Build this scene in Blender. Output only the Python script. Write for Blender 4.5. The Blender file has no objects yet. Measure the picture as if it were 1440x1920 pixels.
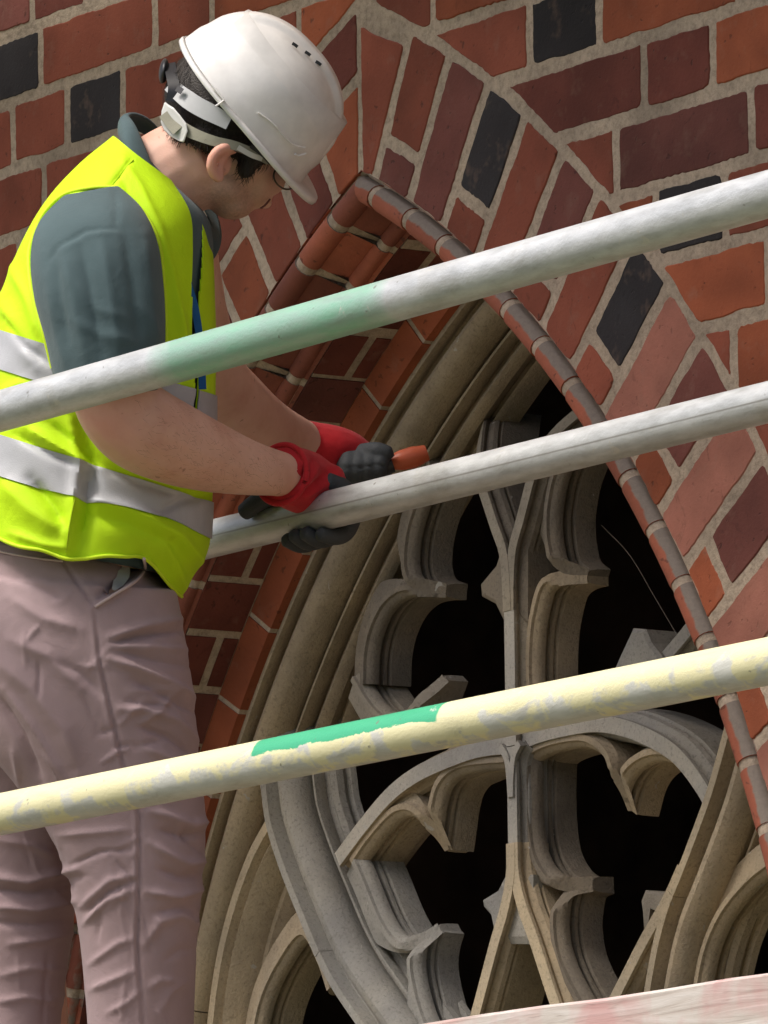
import bpy, bmesh, math, random
import numpy as np
from mathutils import Vector, Matrix, noise as mnoise

random.seed(7); np.random.seed(7)
S = bpy.context.scene
COL = S.collection

# ------------------------------------------------------------------ camera
FPX = 16000.0                       # focal length in photo pixels (1440 wide)
PITCH, ANG, ROLL = 0.15268, 0.57771, 0.0131
CAMY = -10.6 * math.cos(PITCH) * math.sin(ANG)
CAM = np.array([8.82, CAMY, 1.6])
_F = np.array([-math.cos(ANG), math.sin(ANG), 0.0]); _Z = np.array([0, 0, 1.0])
_R0 = np.array([math.sin(ANG), math.cos(ANG), 0.0])
FWD = math.cos(PITCH) * _F + math.sin(PITCH) * _Z
_U0 = -math.sin(PITCH) * _F + math.cos(PITCH) * _Z
RGT = math.cos(ROLL) * _R0 - math.sin(ROLL) * _U0
UPV = math.sin(ROLL) * _R0 + math.cos(ROLL) * _U0
cam = bpy.data.cameras.new('camera'); camo = bpy.data.objects.new('camera', cam); COL.objects.link(camo)
M = Matrix(((RGT[0], UPV[0], -FWD[0], CAM[0]), (RGT[1], UPV[1], -FWD[1], CAM[1]), (RGT[2], UPV[2], -FWD[2], CAM[2]), (0, 0, 0, 1)))
camo.matrix_world = M
cam.sensor_fit = 'HORIZONTAL'; cam.sensor_width = 36.0; cam.lens = FPX / 1440 * 36
cam.clip_start = 0.1; cam.clip_end = 2000
S.camera = camo

# ------------------------------------------------------------------ light
W = bpy.data.worlds.new('World'); S.world = W; W.use_nodes = True
wn = W.node_tree.nodes; wl = W.node_tree.links
bg = wn['Background']; sky = wn.new('ShaderNodeTexSky'); sky.sky_type = 'NISHITA'; sky.sun_disc = False
SUN_EL, SUN_AZ = math.radians(58), math.radians(188)     # azimuth measured from +Y clockwise
sky.sun_elevation = SUN_EL; sky.sun_rotation = SUN_AZ
sky.dust_density = 6.0; sky.air_density = 1.0; sky.ozone_density = 1.0
wl.new(sky.outputs[0], bg.inputs[0]); bg.inputs[1].default_value = 0.11
sun = bpy.data.lights.new('sun', 'SUN'); suno = bpy.data.objects.new('sun', sun); COL.objects.link(suno)
sun.energy = 2.1; sun.angle = math.radians(14); sun.color = (1.0, 0.96, 0.9)
sd = Vector((math.sin(SUN_AZ) * math.cos(SUN_EL), math.cos(SUN_AZ) * math.cos(SUN_EL), math.sin(SUN_EL)))
suno.rotation_euler = sd.to_track_quat('Z', 'Y').to_euler()
S.view_settings.view_transform = 'Standard'; S.view_settings.look = 'None'
S.view_settings.gamma = 1.0; S.view_settings.use_curve_mapping = False
S.view_settings.exposure = 0.6
S.render.engine = 'CYCLES'
S.cycles.max_bounces = 5; S.cycles.diffuse_bounces = 3; S.cycles.glossy_bounces = 2; S.cycles.transmission_bounces = 3

# ------------------------------------------------------------------ helpers
def P3(px, py, depth):
    return CAM + depth * (FWD + (px - 720) / FPX * RGT - (py - 960) / FPX * UPV)
def OY(px, py, y):
    """point where the sight line of a photo pixel meets the plane Y=y (parallel to the wall)"""
    d = FWD + (px - 720) / FPX * RGT - (py - 960) / FPX * UPV
    return CAM + d * ((y - CAM[1]) / d[1])
def tag(o, label=None, cat=None, group=None, kind=None):
    if label: o['label'] = label
    if cat: o['category'] = cat
    if group: o['group'] = group
    if kind: o['kind'] = kind
    return o
def empty(name, loc=(0, 0, 0)):
    o = bpy.data.objects.new(name, None); COL.objects.link(o); o.location = loc; o.empty_display_size = .05
    return o
def adopt(o, parent):
    if parent is not None:
        o.parent = parent
        o.matrix_parent_inverse = Matrix.Translation(parent.location).inverted() if parent.parent is None else Matrix.Identity(4)
def mesh(name, verts, faces, mat, parent=None, smooth=False):
    me = bpy.data.meshes.new(name)
    me.from_pydata([tuple(map(float, v)) for v in verts], [], [tuple(int(i) for i in f) for f in faces])
    me.materials.append(mat)
    if smooth: me.polygons.foreach_set('use_smooth', [True] * len(me.polygons))
    me.update()
    o = bpy.data.objects.new(name, me); COL.objects.link(o); adopt(o, parent)
    return o
def fix_normals(o):
    bm = bmesh.new(); bm.from_mesh(o.data); bmesh.ops.recalc_face_normals(bm, faces=bm.faces); bm.to_mesh(o.data); bm.free()
def catmull(pts, n):
    """n points, evenly spaced, on a Catmull-Rom curve through pts"""
    p = np.asarray(pts, float)
    if len(p) == 2:
        t = np.linspace(0, 1, n)[:, None]; return p[0] * (1 - t) + p[1] * t
    q = np.vstack([2 * p[0] - p[1], p, 2 * p[-1] - p[-2]]); out = []
    for i in range(1, len(q) - 2):
        for t in np.linspace(0, 1, 24, endpoint=False):
            a, b, c, d = q[i - 1], q[i], q[i + 1], q[i + 2]
            out.append(.5 * (2 * b + (c - a) * t + (2 * a - 5 * b + 4 * c - d) * t * t + (3 * b - a - 3 * c + d) * t ** 3))
    out.append(p[-1]); out = np.array(out)
    s = np.r_[0, np.cumsum(np.linalg.norm(np.diff(out, axis=0), axis=1))]
    u = np.linspace(0, s[-1], n)
    return np.stack([np.interp(u, s, out[:, k]) for k in range(out.shape[1])], 1)

# ------------------------------------------------------------------ materials
def newmat(name):
    m = bpy.data.materials.new(name); m.use_nodes = True
    nt = m.node_tree; b = nt.nodes['Principled BSDF']
    return m, nt, b
def nd(nt, typ, **kw):
    n = nt.nodes.new(typ)
    for k, v in kw.items(): setattr(n, k, v)
    return n
def noise_tex(nt, scale, detail=4, rough=.55, vec=None, dist=0.0):
    n = nd(nt, 'ShaderNodeTexNoise'); n.inputs['Scale'].default_value = scale; n.inputs['Detail'].default_value = detail
    n.inputs['Roughness'].default_value = rough; n.inputs['Distortion'].default_value = dist
    if vec is not None: nt.links.new(vec, n.inputs['Vector'])
    return n
def ramp(nt, fac, stops):
    r = nd(nt, 'ShaderNodeValToRGB'); e = r.color_ramp.elements
    while len(e) > 1: e.remove(e[-1])
    e[0].position = stops[0][0]; e[0].color = (*stops[0][1], 1)
    for pos, c in stops[1:]:
        x = e.new(pos); x.color = (*c, 1)
    nt.links.new(fac, r.inputs[0]); return r
def mixc(nt, fac, a, b, mode='MIX'):
    m = nd(nt, 'ShaderNodeMix', data_type='RGBA', blend_type=mode)
    for sock, v in ((m.inputs[0], fac), (m.inputs[6], a), (m.inputs[7], b)):
        if isinstance(v, bpy.types.NodeSocket): nt.links.new(v, sock)
        elif isinstance(v, (int, float)): sock.default_value = v
        else: sock.default_value = (*v, 1)
    return m.outputs[2]
def math_(nt, op, a, b=None, clamp=False):
    m = nd(nt, 'ShaderNodeMath', operation=op, use_clamp=clamp)
    for s, v in ((m.inputs[0], a), (m.inputs[1], b)):
        if v is None: continue
        if isinstance(v, bpy.types.NodeSocket): nt.links.new(v, s)
        else: s.default_value = v
    return m.outputs[0]
def bump(nt, b, h, strength=.3, dist=.002):
    n = nd(nt, 'ShaderNodeBump'); n.inputs['Strength'].default_value = strength; n.inputs['Distance'].default_value = dist
    nt.links.new(h, n.inputs['Height']); nt.links.new(n.outputs[0], b.inputs['Normal']); return n
def coords(nt):
    return nd(nt, 'ShaderNodeTexCoord').outputs['Object']

def brick_mat(name, c, dark=.5, vary=.22):
    m, nt, b = newmat(name); v = coords(nt)
    big = noise_tex(nt, 9, 3, .6, v); fine = noise_tex(nt, 170, 2, .7, v); pit = noise_tex(nt, 75, 2, .55, v, .3); bloom = noise_tex(nt, 22, 3, .7, v)
    oi = nd(nt, 'ShaderNodeObjectInfo')
    c1 = ramp(nt, big.outputs[0], [(.25, tuple(x * .72 for x in c)), (.5, c), (.78, (c[0] * 1.22, c[1] * 1.3, c[2] * 1.3))]).outputs[0]
    c2 = mixc(nt, math_(nt, 'MULTIPLY', fine.outputs[0], .35), c1, (c[0] * .55, c[1] * .5, c[2] * .5))
    pm = ramp(nt, pit.outputs[0], [(.66, (0, 0, 0)), (.72, (1, 1, 1))]).outputs[0]
    c3 = mixc(nt, math_(nt, 'MULTIPLY', pm, dark), c2, (.03, .018, .015))
    soot = noise_tex(nt, 3.2, 3, .7, v); scr = noise_tex(nt, 30, 3, .8, v, 2.0)
    c3 = mixc(nt, ramp(nt, soot.outputs[0], [(.46, (0, 0, 0)), (.68, (.7, .7, .7))]).outputs[0], c3, tuple(x * .38 for x in c))
    c3 = mixc(nt, ramp(nt, scr.outputs[0], [(.60, (0, 0, 0)), (.70, (.5, .5, .5))]).outputs[0], c3, tuple(x * .45 for x in c))
    c3 = mixc(nt, ramp(nt, bloom.outputs[0], [(.56, (0, 0, 0)), (.8, (.38, .38, .38))]).outputs[0], c3, (.30, .19, .14))
    hs = nd(nt, 'ShaderNodeHueSaturation'); nt.links.new(c3, hs.inputs['Color'])
    nt.links.new(math_(nt, 'ADD', math_(nt, 'MULTIPLY', oi.outputs['Random'], vary * 2), 1 - vary), hs.inputs['Value'])
    nt.links.new(hs.outputs[0], b.inputs['Base Color'])
    b.inputs['Roughness'].default_value = .82; b.inputs['Specular IOR Level'].default_value = .3
    h = math_(nt, 'SUBTRACT', fine.outputs[0], math_(nt, 'MULTIPLY', pm, 1.2))
    bump(nt, b, h, .5, .0013); return m
RED = brick_mat('brick_red', (.315, .088, .052))
ORANGE = brick_mat('brick_orange', (.42, .115, .052))
PURPLE = brick_mat('brick_purple', (.225, .075, .060))
DARKRED = brick_mat('brick_dark_red', (.20, .056, .040))
PINK = brick_mat('brick_pink', (.46, .185, .135), .25, .1)
BLACK = brick_mat('brick_black', (.035, .031, .034), .3)

def mortar_mat(name, c):
    m, nt, b = newmat(name); v = coords(nt)
    a = noise_tex(nt, 90, 3, .75, v); f = noise_tex(nt, 520, 2, .7, v); g = noise_tex(nt, 7, 3, .5, v)
    c1 = ramp(nt, a.outputs[0], [(.28, tuple(x * .6 for x in c)), (.5, c), (.75, tuple(min(1, x * 1.25) for x in c))]).outputs[0]
    c2 = mixc(nt, math_(nt, 'MULTIPLY', f.outputs[0], .5), c1, tuple(x * .55 for x in c))
    c3 = mixc(nt, ramp(nt, g.outputs[0], [(.45, (0, 0, 0)), (.7, (.4, .4, .4))]).outputs[0], c2, (.12, .10, .08))
    nt.links.new(c3, b.inputs['Base Color']); b.inputs['Roughness'].default_value = .95
    b.inputs['Specular IOR Level'].default_value = .15
    bump(nt, b, a.outputs[0], 1.0, .0026); return m
MORTAR = mortar_mat('mortar', (.55, .445, .345))

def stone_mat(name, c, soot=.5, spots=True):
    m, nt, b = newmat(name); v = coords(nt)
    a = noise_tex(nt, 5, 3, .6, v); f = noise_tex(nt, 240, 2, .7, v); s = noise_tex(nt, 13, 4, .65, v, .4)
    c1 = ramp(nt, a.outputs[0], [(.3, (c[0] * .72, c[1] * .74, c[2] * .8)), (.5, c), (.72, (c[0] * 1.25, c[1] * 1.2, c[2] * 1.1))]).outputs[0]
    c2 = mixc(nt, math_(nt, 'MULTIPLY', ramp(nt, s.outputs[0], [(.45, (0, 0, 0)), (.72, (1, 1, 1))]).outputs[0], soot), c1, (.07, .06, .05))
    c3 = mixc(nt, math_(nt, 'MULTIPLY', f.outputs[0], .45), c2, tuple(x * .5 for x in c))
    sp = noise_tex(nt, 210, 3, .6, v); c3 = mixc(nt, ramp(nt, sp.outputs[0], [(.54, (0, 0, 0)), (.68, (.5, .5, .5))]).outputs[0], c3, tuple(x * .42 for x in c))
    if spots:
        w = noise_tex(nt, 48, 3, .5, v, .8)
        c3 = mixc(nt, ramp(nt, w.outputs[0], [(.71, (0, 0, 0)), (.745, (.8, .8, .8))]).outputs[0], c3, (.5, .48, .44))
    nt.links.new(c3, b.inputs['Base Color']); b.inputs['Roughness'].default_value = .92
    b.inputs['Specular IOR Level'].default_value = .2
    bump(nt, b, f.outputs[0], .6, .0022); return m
TAN = stone_mat('sandstone_tan', (.55, .45, .315), .25)
BROWN = stone_mat('sandstone_brown', (.46, .38, .275), .32)
GREY = stone_mat('sandstone_grey', (.40, .385, .35), .25)
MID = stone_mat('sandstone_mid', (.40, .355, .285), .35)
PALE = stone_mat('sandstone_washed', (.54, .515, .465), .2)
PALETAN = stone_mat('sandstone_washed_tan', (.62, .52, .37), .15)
SHADED = stone_mat('sandstone_shaded', (.26, .225, .18), .45)  # low light on the upper tracery put into its colour, with soot blotches

# ------------------------------------------------------------------ the setting: ground, dark room behind the window
def ground():
    m, nt, b = newmat('grass_and_soil'); v = coords(nt)
    a = noise_tex(nt, 30, 6, .7, v); nt.links.new(ramp(nt, a.outputs[0], [(.3, (.035, .045, .018)), (.6, (.075, .085, .035)), (.75, (.12, .10, .065))]).outputs[0], b.inputs['Base Color'])
    b.inputs['Roughness'].default_value = .95
    tag(mesh('ground', [(-400, -400, 0), (400, -400, 0), (400, 400, 0), (-400, 400, 0)], [(0, 1, 2, 3)], m), kind='structure')
ground()

# ------------------------------------------------------------------ the arch
ZB = 1.6                                    # camera height: arch numbers below are relative to it
AC, AZ, AR = -0.752, 0.477 + ZB, 1.7454     # right-hand arc: centre x, centre z, radius
APEX = math.acos(-AC / AR)
def arc(a, s, side=1):
    """point of the arch line set s metres inside the outer arris, at angle a (radians) ; side -1 mirrors"""
    r = AR - s
    return np.array([side * (AC + r * math.cos(a)), AZ + r * math.sin(a)])
def apex_angle(s):
    return math.acos(-AC / (AR - s))

wall = empty('brick_wall', (0, 0, 0))
tag(wall, 'red brick wall with dark headers around the pointed arch', 'wall')

def prism(name, poly, mat, parent, y0=0.0, y1=.05, bev=.0013, jit=.0016, rnd=.005, proud=0.0):
    """a brick: polygon in (x,z), front face at y0, worn corners and edges"""
    p = np.asarray(poly, float); n = len(p); out = []
    area = sum(p[i][0] * p[(i + 1) % n][1] - p[(i + 1) % n][0] * p[i][1] for i in range(n))
    if area < 0: p = p[::-1]
    rad = [min(rnd * random.uniform(.4, 1.6) * (2.6 if random.random() < .12 else 1), np.linalg.norm(p[i - 1] - p[i]) * .35, np.linalg.norm(p[(i + 1) % n] - p[i]) * .35) for i in range(n)]
    for i in range(n):
        a, b, c = p[i - 1], p[i], p[(i + 1) % n]
        la, lc = np.linalg.norm(a - b), np.linalg.norm(c - b); r = rad[i]
        u, w = b + (a - b) / la * r, b + (c - b) / lc * r
        out += [u, .25 * u + .5 * b + .25 * w, w]
        nx = p[(i + 1) % n]; d = np.linalg.norm(nx - b); k = int(d / .0075)
        for j in range(1, k):
            if r + .002 < d * j / k < d - rad[(i + 1) % n] - .002: out.append(b + (nx - b) * j / k)
    # order the subdivided edge points after the rounded corner
    o = np.array(out); c = o.mean(0)
    m = len(o); nrm = np.zeros_like(o)
    for i in range(m):
        t = o[(i + 1) % m] - o[i - 1]; nrm[i] = np.array([t[1], -t[0]]) / max(1e-9, np.linalg.norm(t))
    rn = np.random.uniform(-1, 1, m); rn = .5 * rn + .5 * np.convolve(np.r_[rn, rn, rn], np.ones(5) / 2.2, 'same')[m:2 * m]
    o = o + nrm * (rn * jit - jit * .4)[:, None]
    inn = o - nrm * bev
    y0 -= proud
    tilt = np.random.uniform(-.006, .006, 2)
    f = lambda q: y0 + (q - c) @ tilt
    V = [(q[0], y1, q[1]) for q in o] + [(q[0], f(q) + bev, q[1]) for q in o] + [(q[0], f(q), q[1]) for q in inn]
    F = [(i, (i + 1) % m, m + (i + 1) % m, m + i) for i in range(m)] + [(m + i, m + (i + 1) % m, 2 * m + (i + 1) % m, 2 * m + i) for i in range(m)]
    F.append(tuple(range(2 * m, 3 * m)))
    return mesh(name, V, F, mat, parent)
def clip(poly, nx, nz, c):
    """keep the side nx*x+nz*z >= c"""
    out = []
    for i in range(len(poly)):
        a, b = poly[i], poly[(i + 1) % len(poly)]
        da, db = nx * a[0] + nz * a[1] - c, nx * b[0] + nz * b[1] - c
        if da >= 0: out.append(a)
        if da * db < 0:
            t = da / (da - db); out.append((a[0] + (b[0] - a[0]) * t, a[1] + (b[1] - a[1]) * t))
    return out
RING = .19                                   # depth of the voussoir ring on the wall face
JT = .0155                                   # mortar joint
# coursed brickwork ---------------------------------------------------------
PIT = .0925; ZT = 2.099 + ZB
# head joints read off the wall (x of the joint centres) and colours, by course; other joints follow the bond
known = {3: ([-1.07, -.932, -.782, -.49, -.349, -.06, .08, .365, .505, .79], 'RRKRRORRKROR'),
         2: ([-1.14, -.856, -.714, -.572, -.28, -.14, .03, .17, .455, .595, .88], 'RRRKRRORORRR'),
         1: ([-1.06, -.917, -.775, -.49, -.35, -.07, .10, .381, .531, .82, .96], 'RPRRDRRRKORR'),
         0: ([-1.13, -.84, -.70, -.41, .19, .33, .624, .767, 1.05], 'RRDRRPDDOR'),
         -1: ([-1.07, -.92, -.63, -.49, .27, .41, .5615, .842, .98], 'DRKRRRRPDR'),
         -2: ([-1.14, -1.0, -.72, .36, .50, .643, .785, 1.07], 'RDRROOKRR'),
         -3: ([-1.2, -.92, -.78, .44, .58, .869, 1.01], 'RKRRROOR'),
         -4: ([-1.05, -.9, .51, .796, 1.08], 'RRRROPR'), -5: ([.58, .72, 1.0], 'RRRPR'), -6: ([.72, .86, 1.15], 'RRROR'), -7: ([.78, 1.07], 'RRDR')}
COLS = dict(R=RED, O=ORANGE, P=PURPLE, D=DARKRED, K=BLACK)
nb = 0
for k in range(-9, 7):
    zt = ZT + k * PIT; zb = zt - (PIT - JT)
    if k in known: xs, cs = known[k]
    else: xs, cs = [], ''
    xs = list(xs)
    lo, hi = -1.75, 1.75
    while (xs[0] if xs else 0) > lo:
        xs.insert(0, (xs[0] if xs else .05 + (k % 2) * .14) - (.142 if len(xs) % 2 else .285))
    j = 0
    while xs[-1] < hi:
        xs.append(xs[-1] + (.142 if j % 2 else .285)); j += 1
    base = xs.index(known[k][0][0]) if k in known else 0
    for i in range(len(xs) - 1):
        x0, x1 = xs[i] + JT * .45, xs[i + 1] - JT * .45
        if x1 - x0 < .02: continue
        zj = random.uniform(-.0015, .0015)
        poly = [(x0, zb + zj), (x1, zb + zj), (x1, zt + zj), (x0, zt + zj)]
        cx, cz = (x0 + x1) / 2, (zb + zt) / 2
        side = 1 if cx > 0 else -1
        dx, dz = side * cx - AC, cz - AZ; L = math.hypot(dx, dz); nx, nz = dx / L, dz / L
        q = clip([(side * x, z) for x, z in poly], nx, nz, nx * AC + nz * AZ + AR + RING + JT * .75)
        poly = [(side * x, z) for x, z in q]
        if len(poly) < 3: continue
        a = np.array(poly); w_, h_ = a.max(0) - a.min(0)
        area = .5 * abs(sum(a[t][0] * a[(t + 1) % len(a)][1] - a[(t + 1) % len(a)][0] * a[t][1] for t in range(len(a))))
        if area < .0005: continue
        # leave out what the frame shows nothing of
        v = np.array([a.mean(0)[0], 0, a.mean(0)[1]]) - CAM; d = v @ FWD
        px, py = 720 + FPX * (v @ RGT) / d, 960 - FPX * (v @ UPV) / d
        if not (-420 < px < 1860 and -420 < py < 2340): continue
        ci = i - base + 1
        c = cs[ci] if 0 <= ci < len(cs) else random.choice('RRRODRPRRK' if (x1 - x0) < .16 else 'RRRODRP')
        prism('brick', poly, COLS[c], wall, proud=random.uniform(-.0004, .0012)); nb += 1
# voussoirs -----------------------------------------------------------------
PA = math.radians(2.9); A0 = math.radians(63.3)
vcol_full = [RED, PURPLE, RED, RED, PINK, PINK, PINK, PINK, PINK, PINK, PINK, PINK]
vcol_in = [PURPLE, RED, RED, RED, ORANGE, ORANGE, ORANGE, RED, RED, RED]
vcol_out = [RED, BLACK, PURPLE, BLACK, PURPLE, PURPLE, RED, RED, RED, BLACK]
def vous_poly(a0, a1, s0, s1, side, limx=None):
    pts = [arc(a0, s0, side), arc(a0, s1, side), arc((a0 + a1) / 2, s1, side), arc(a1, s1, side), arc(a1, s0, side), arc((a0 + a1) / 2, s0, side)]
    q = [tuple(p) for p in pts]
    if limx is not None: q = clip(q, side, 0, limx)
    return q
ja = JT * .5 / AR
for side in (1, -1):
    off = 0.0 if side == 1 else math.radians(.9)
    for k in range(0, 17):
        a1 = (A0 - off) - (k - 1) * PA - ja; a0 = (A0 - off) - k * PA + ja
        if k == 0: a1 = math.radians(72)
        par = (k % 2 == 1) if side == 1 else (k % 3 == 0)
        lim = JT * .35
        def put(s0, s1, mat):
            q = vous_poly(a0, a1, s0, s1, side, lim)
            if len(q) > 2: prism('arch_brick', q, mat, wall, proud=random.uniform(0, .0012))
        if k == 0 and side == 1:
            put(0, -RING + .02, RED)
        elif par:
            i = k // 2
            sp = .052 if side == 1 else random.choice((.052, .11))
            put(0, -sp + JT * .5, vcol_in[i % 10] if side == 1 else random.choice((RED, ORANGE)))
            put(-sp - JT * .5, -RING + .001, vcol_out[i % 10] if side == 1 else random.choice((RED, ORANGE, DARKRED)))
        else:
            i = k // 2
            put(0, -RING + .001, vcol_full[i % 12] if side == 1 else random.choice((RED, ORANGE, DARKRED)))
# dark stone-shaped brick over the apex
prism('brick', [(.055, 2.275 + ZB), (.02, 2.315 + ZB), (-.02, 2.34 + ZB), (.06, 2.385 + ZB), (.115, 2.33 + ZB)], BLACK, wall, proud=.004)

# moulded arch orders: profile (s inward from arris, d depth into the wall)
def circ(cs, cd, r, a0, a1, n):
    return [(cs + r * math.cos(math.radians(a)), cd + r * math.sin(math.radians(a))) for a in np.linspace(a0, a1, n)]
PROF_A = [(0, .001), (0, .013), (.006, .015)] + circ(.022, .007, .0162, 165, 400, 12) + [(.036, .021), (.040, .028), (.046, .056)] + circ(.051, .066, .0115, 225, 395, 7) + [(.062, .0735), (.064, .077)]
PROF_B = [(.066, .077), (.066, .160)]
PROF_C = [(.066, .160), (.105, .171), (.105, .197)]
def order_piece(name, prof, a0, a1, side, mat, parent, inset=0.0, nseg=3, jit=.0006):
    """piece of moulded brick between two angles; solid, with ends"""
    pr = list(prof); back = [(pr[-1][0] - .03, pr[-1][1]), (pr[0][0] - .03, pr[0][1] + .012)]
    js = random.uniform(-jit, jit); jd = random.uniform(-jit, jit)
    loop = [(s - inset + js, d + inset + jd) for s, d in pr] + back
    V = []; n = len(loop)
    for t in range(nseg + 1):
        a = a0 + (a1 - a0) * t / nseg
        for s, d in loop:
            lim = apex_angle(s)
            aa = min(a, lim)
            q = arc(aa, s, side); V.append((q[0], d, q[1]))
    F = []
    for t in range(nseg):
        for i in range(n):
            j = (i + 1) % n; F.append((t * n + i, t * n + j, (t + 1) * n + j, (t + 1) * n + i))
    F.append(tuple(range(n))); F.append(tuple(range(nseg * n, nseg * n + n)))
    o = mesh(name, V, F, mat, parent); fix_normals(o)
    return o
def smooth_edges(o, ang=40):
    o.data.polygons.foreach_set('use_smooth', [True] * len(o.data.polygons))
    o.data.set_sharp_from_angle(angle=math.radians(ang))
# weathered roll bricks: grey film where rain runs over the outer upper side, red below
def roll_mat(name, c):
    m, nt, b = newmat(name); v = coords(nt)
    n1 = noise_tex(nt, 40, 3, .6, v); f = noise_tex(nt, 170, 2, .7, v); bg_ = noise_tex(nt, 11, 3, .6, v); pt = noise_tex(nt, 75, 2, .55, v, .3)
    g = nd(nt, 'ShaderNodeNewGeometry'); sx = nd(nt, 'ShaderNodeSeparateXYZ'); nt.links.new(g.outputs['Normal'], sx.inputs[0])
    t = math_(nt, 'ADD', math_(nt, 'ADD', math_(nt, 'MULTIPLY', sx.outputs[2], 1.0), math_(nt, 'MULTIPLY', sx.outputs[0], .9)), math_(nt, 'MULTIPLY', math_(nt, 'SUBTRACT', n1.outputs[0], .5), .9))
    k = ramp(nt, t, [(.40, (0, 0, 0)), (.60, (1, 1, 1))]).outputs[0]
    oi = nd(nt, 'ShaderNodeObjectInfo')
    hs = nd(nt, 'ShaderNodeHueSaturation'); hs.inputs['Color'].default_value = (*c, 1)
    nt.links.new(math_(nt, 'ADD', math_(nt, 'MULTIPLY', oi.outputs['Random'], .5), .75), hs.inputs['Value'])
    body = mixc(nt, ramp(nt, bg_.outputs[0], [(.35, (.6, .6, .6)), (.65, (0, 0, 0))]).outputs[0], hs.outputs[0], tuple(x * .55 for x in c))
    body = mixc(nt, ramp(nt, pt.outputs[0], [(.66, (0, 0, 0)), (.72, (.6, .6, .6))]).outputs[0], body, (.03, .018, .015))
    cc = mixc(nt, k, mixc(nt, math_(nt, 'MULTIPLY', f.outputs[0], .4), body, tuple(x * .5 for x in c)), mixc(nt, f.outputs[0], (.29, .24, .20), (.19, .155, .13)))
    nt.links.new(cc, b.inputs['Base Color']); b.inputs['Roughness'].default_value = .8
    bump(nt, b, math_(nt, 'ADD', n1.outputs[0], f.outputs[0]), .35, .002); return m
ROLL_RED = roll_mat('moulded_brick', (.42, .12, .066))
ROLL_DARK = roll_mat('moulded_brick_dark', (.27, .08, .050))
for side in (1, -1):
    top = apex_angle(0)
    lowA = math.radians(8)
    # mortar behind the orders
    PLUG = [(0, .0045), (.004, .013), (.0078, .012)] + circ(.022, .007, .0146, 165, 400, 9) + [(.0365, .026), (.0435, .056)] + circ(.051, .066, .0100, 225, 395, 6) + [(.0605, .0735), (.0625, .078)]
    for prof in (PLUG, PROF_B, PROF_C):
        o = order_piece('mortar_joint', prof, lowA, math.radians(75), side, MORTAR, wall, inset=.0014 if prof is not PLUG else 0, nseg=60, jit=0); smooth_edges(o)
    off = 0.0 if side == 1 else math.radians(.9)
    for k in range(0, 17):
        jr = .0065 / AR
        a1 = (A0 - off) - (k - 1) * PA - jr - math.radians(.45); a0 = (A0 - off) - k * PA + jr - math.radians(.45)
        if k == 0: a1 = math.radians(75)
        o = order_piece('moulded_brick', PROF_A, a0, a1, side, ROLL_RED if side == 1 or random.random() < .3 else ROLL_DARK, wall, nseg=3 if k else 8); smooth_edges(o)
        sh = math.radians(random.uniform(-.2, .2) + .6)
        if k % 2:
            sp = .1 + .03
            P1 = [(.066, .077), (.066, .124)]; P2 = [(.066, .136), (.066, .1585)]
            order_piece('reveal_brick', P1, a0 + sh, a1 + sh, side, DARKRED, wall)
            order_piece('reveal_brick', P2, a0 + sh, a1 + sh, side, DARKRED, wall)
        else:
            order_piece('reveal_brick', [(.066, .077), (.066, .1585)], a0 + sh, a1 + sh if k else math.radians(75), side, random.choice((DARKRED, DARKRED, PURPLE)), wall)
    PC = math.radians(4.35)
    for k in range(0, 12):
        jr = .004 / AR
        a1 = math.radians(62.2) - (k - 1) * PC - jr; a0 = math.radians(62.2) - k * PC + jr
        if k == 0: a1 = math.radians(75)
        order_piece('chamfer_brick', PROF_C, a0, a1, side, ORANGE, wall, nseg=4)

# mortar bed of the wall: one sheet behind the brick faces with the arch cut out, and its thickness
def wall_bed():
    N = 60; y = .0011; yb = .45; X = 2.6; zb_, zt_ = 0.0, 5.2
    V = []; F = []
    def strip(side):
        pts = [arc(a, -.0005, side) for a in np.linspace(math.radians(-2), APEX, N)]
        pts = [np.array([pts[0][0], zb_])] + pts
        n = len(pts); b0 = len(V)
        for p in pts:
            V.append((p[0], y, p[1])); V.append((side * X, y, p[1])); V.append((p[0], yb, p[1])); V.append((side * X, yb, p[1]))
        for i in range(n - 1):
            a = b0 + i * 4; b = a + 4
            F.append((a, a + 1, b + 1, b)); F.append((a + 2, a + 3, b + 3, b + 2))
        return b0 + (n - 1) * 4
    e1 = strip(1); e2 = strip(-1)
    zA = V[e1][2]
    b0 = len(V); V.extend([(X, y, zt_), (-X, y, zt_), (X, yb, zt_), (-X, yb, zt_)])
    F.append((e1, e1 + 1, b0, b0 + 1, e2 + 1)); F.append((e1 + 2, e1 + 3, b0 + 2, b0 + 3, e2 + 3))
    F.append((b0, b0 + 1, b0 + 3, b0 + 2))
    o = mesh('mortar_bed', V, F, MORTAR, wall); fix_normals(o)
wall_bed()

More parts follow.
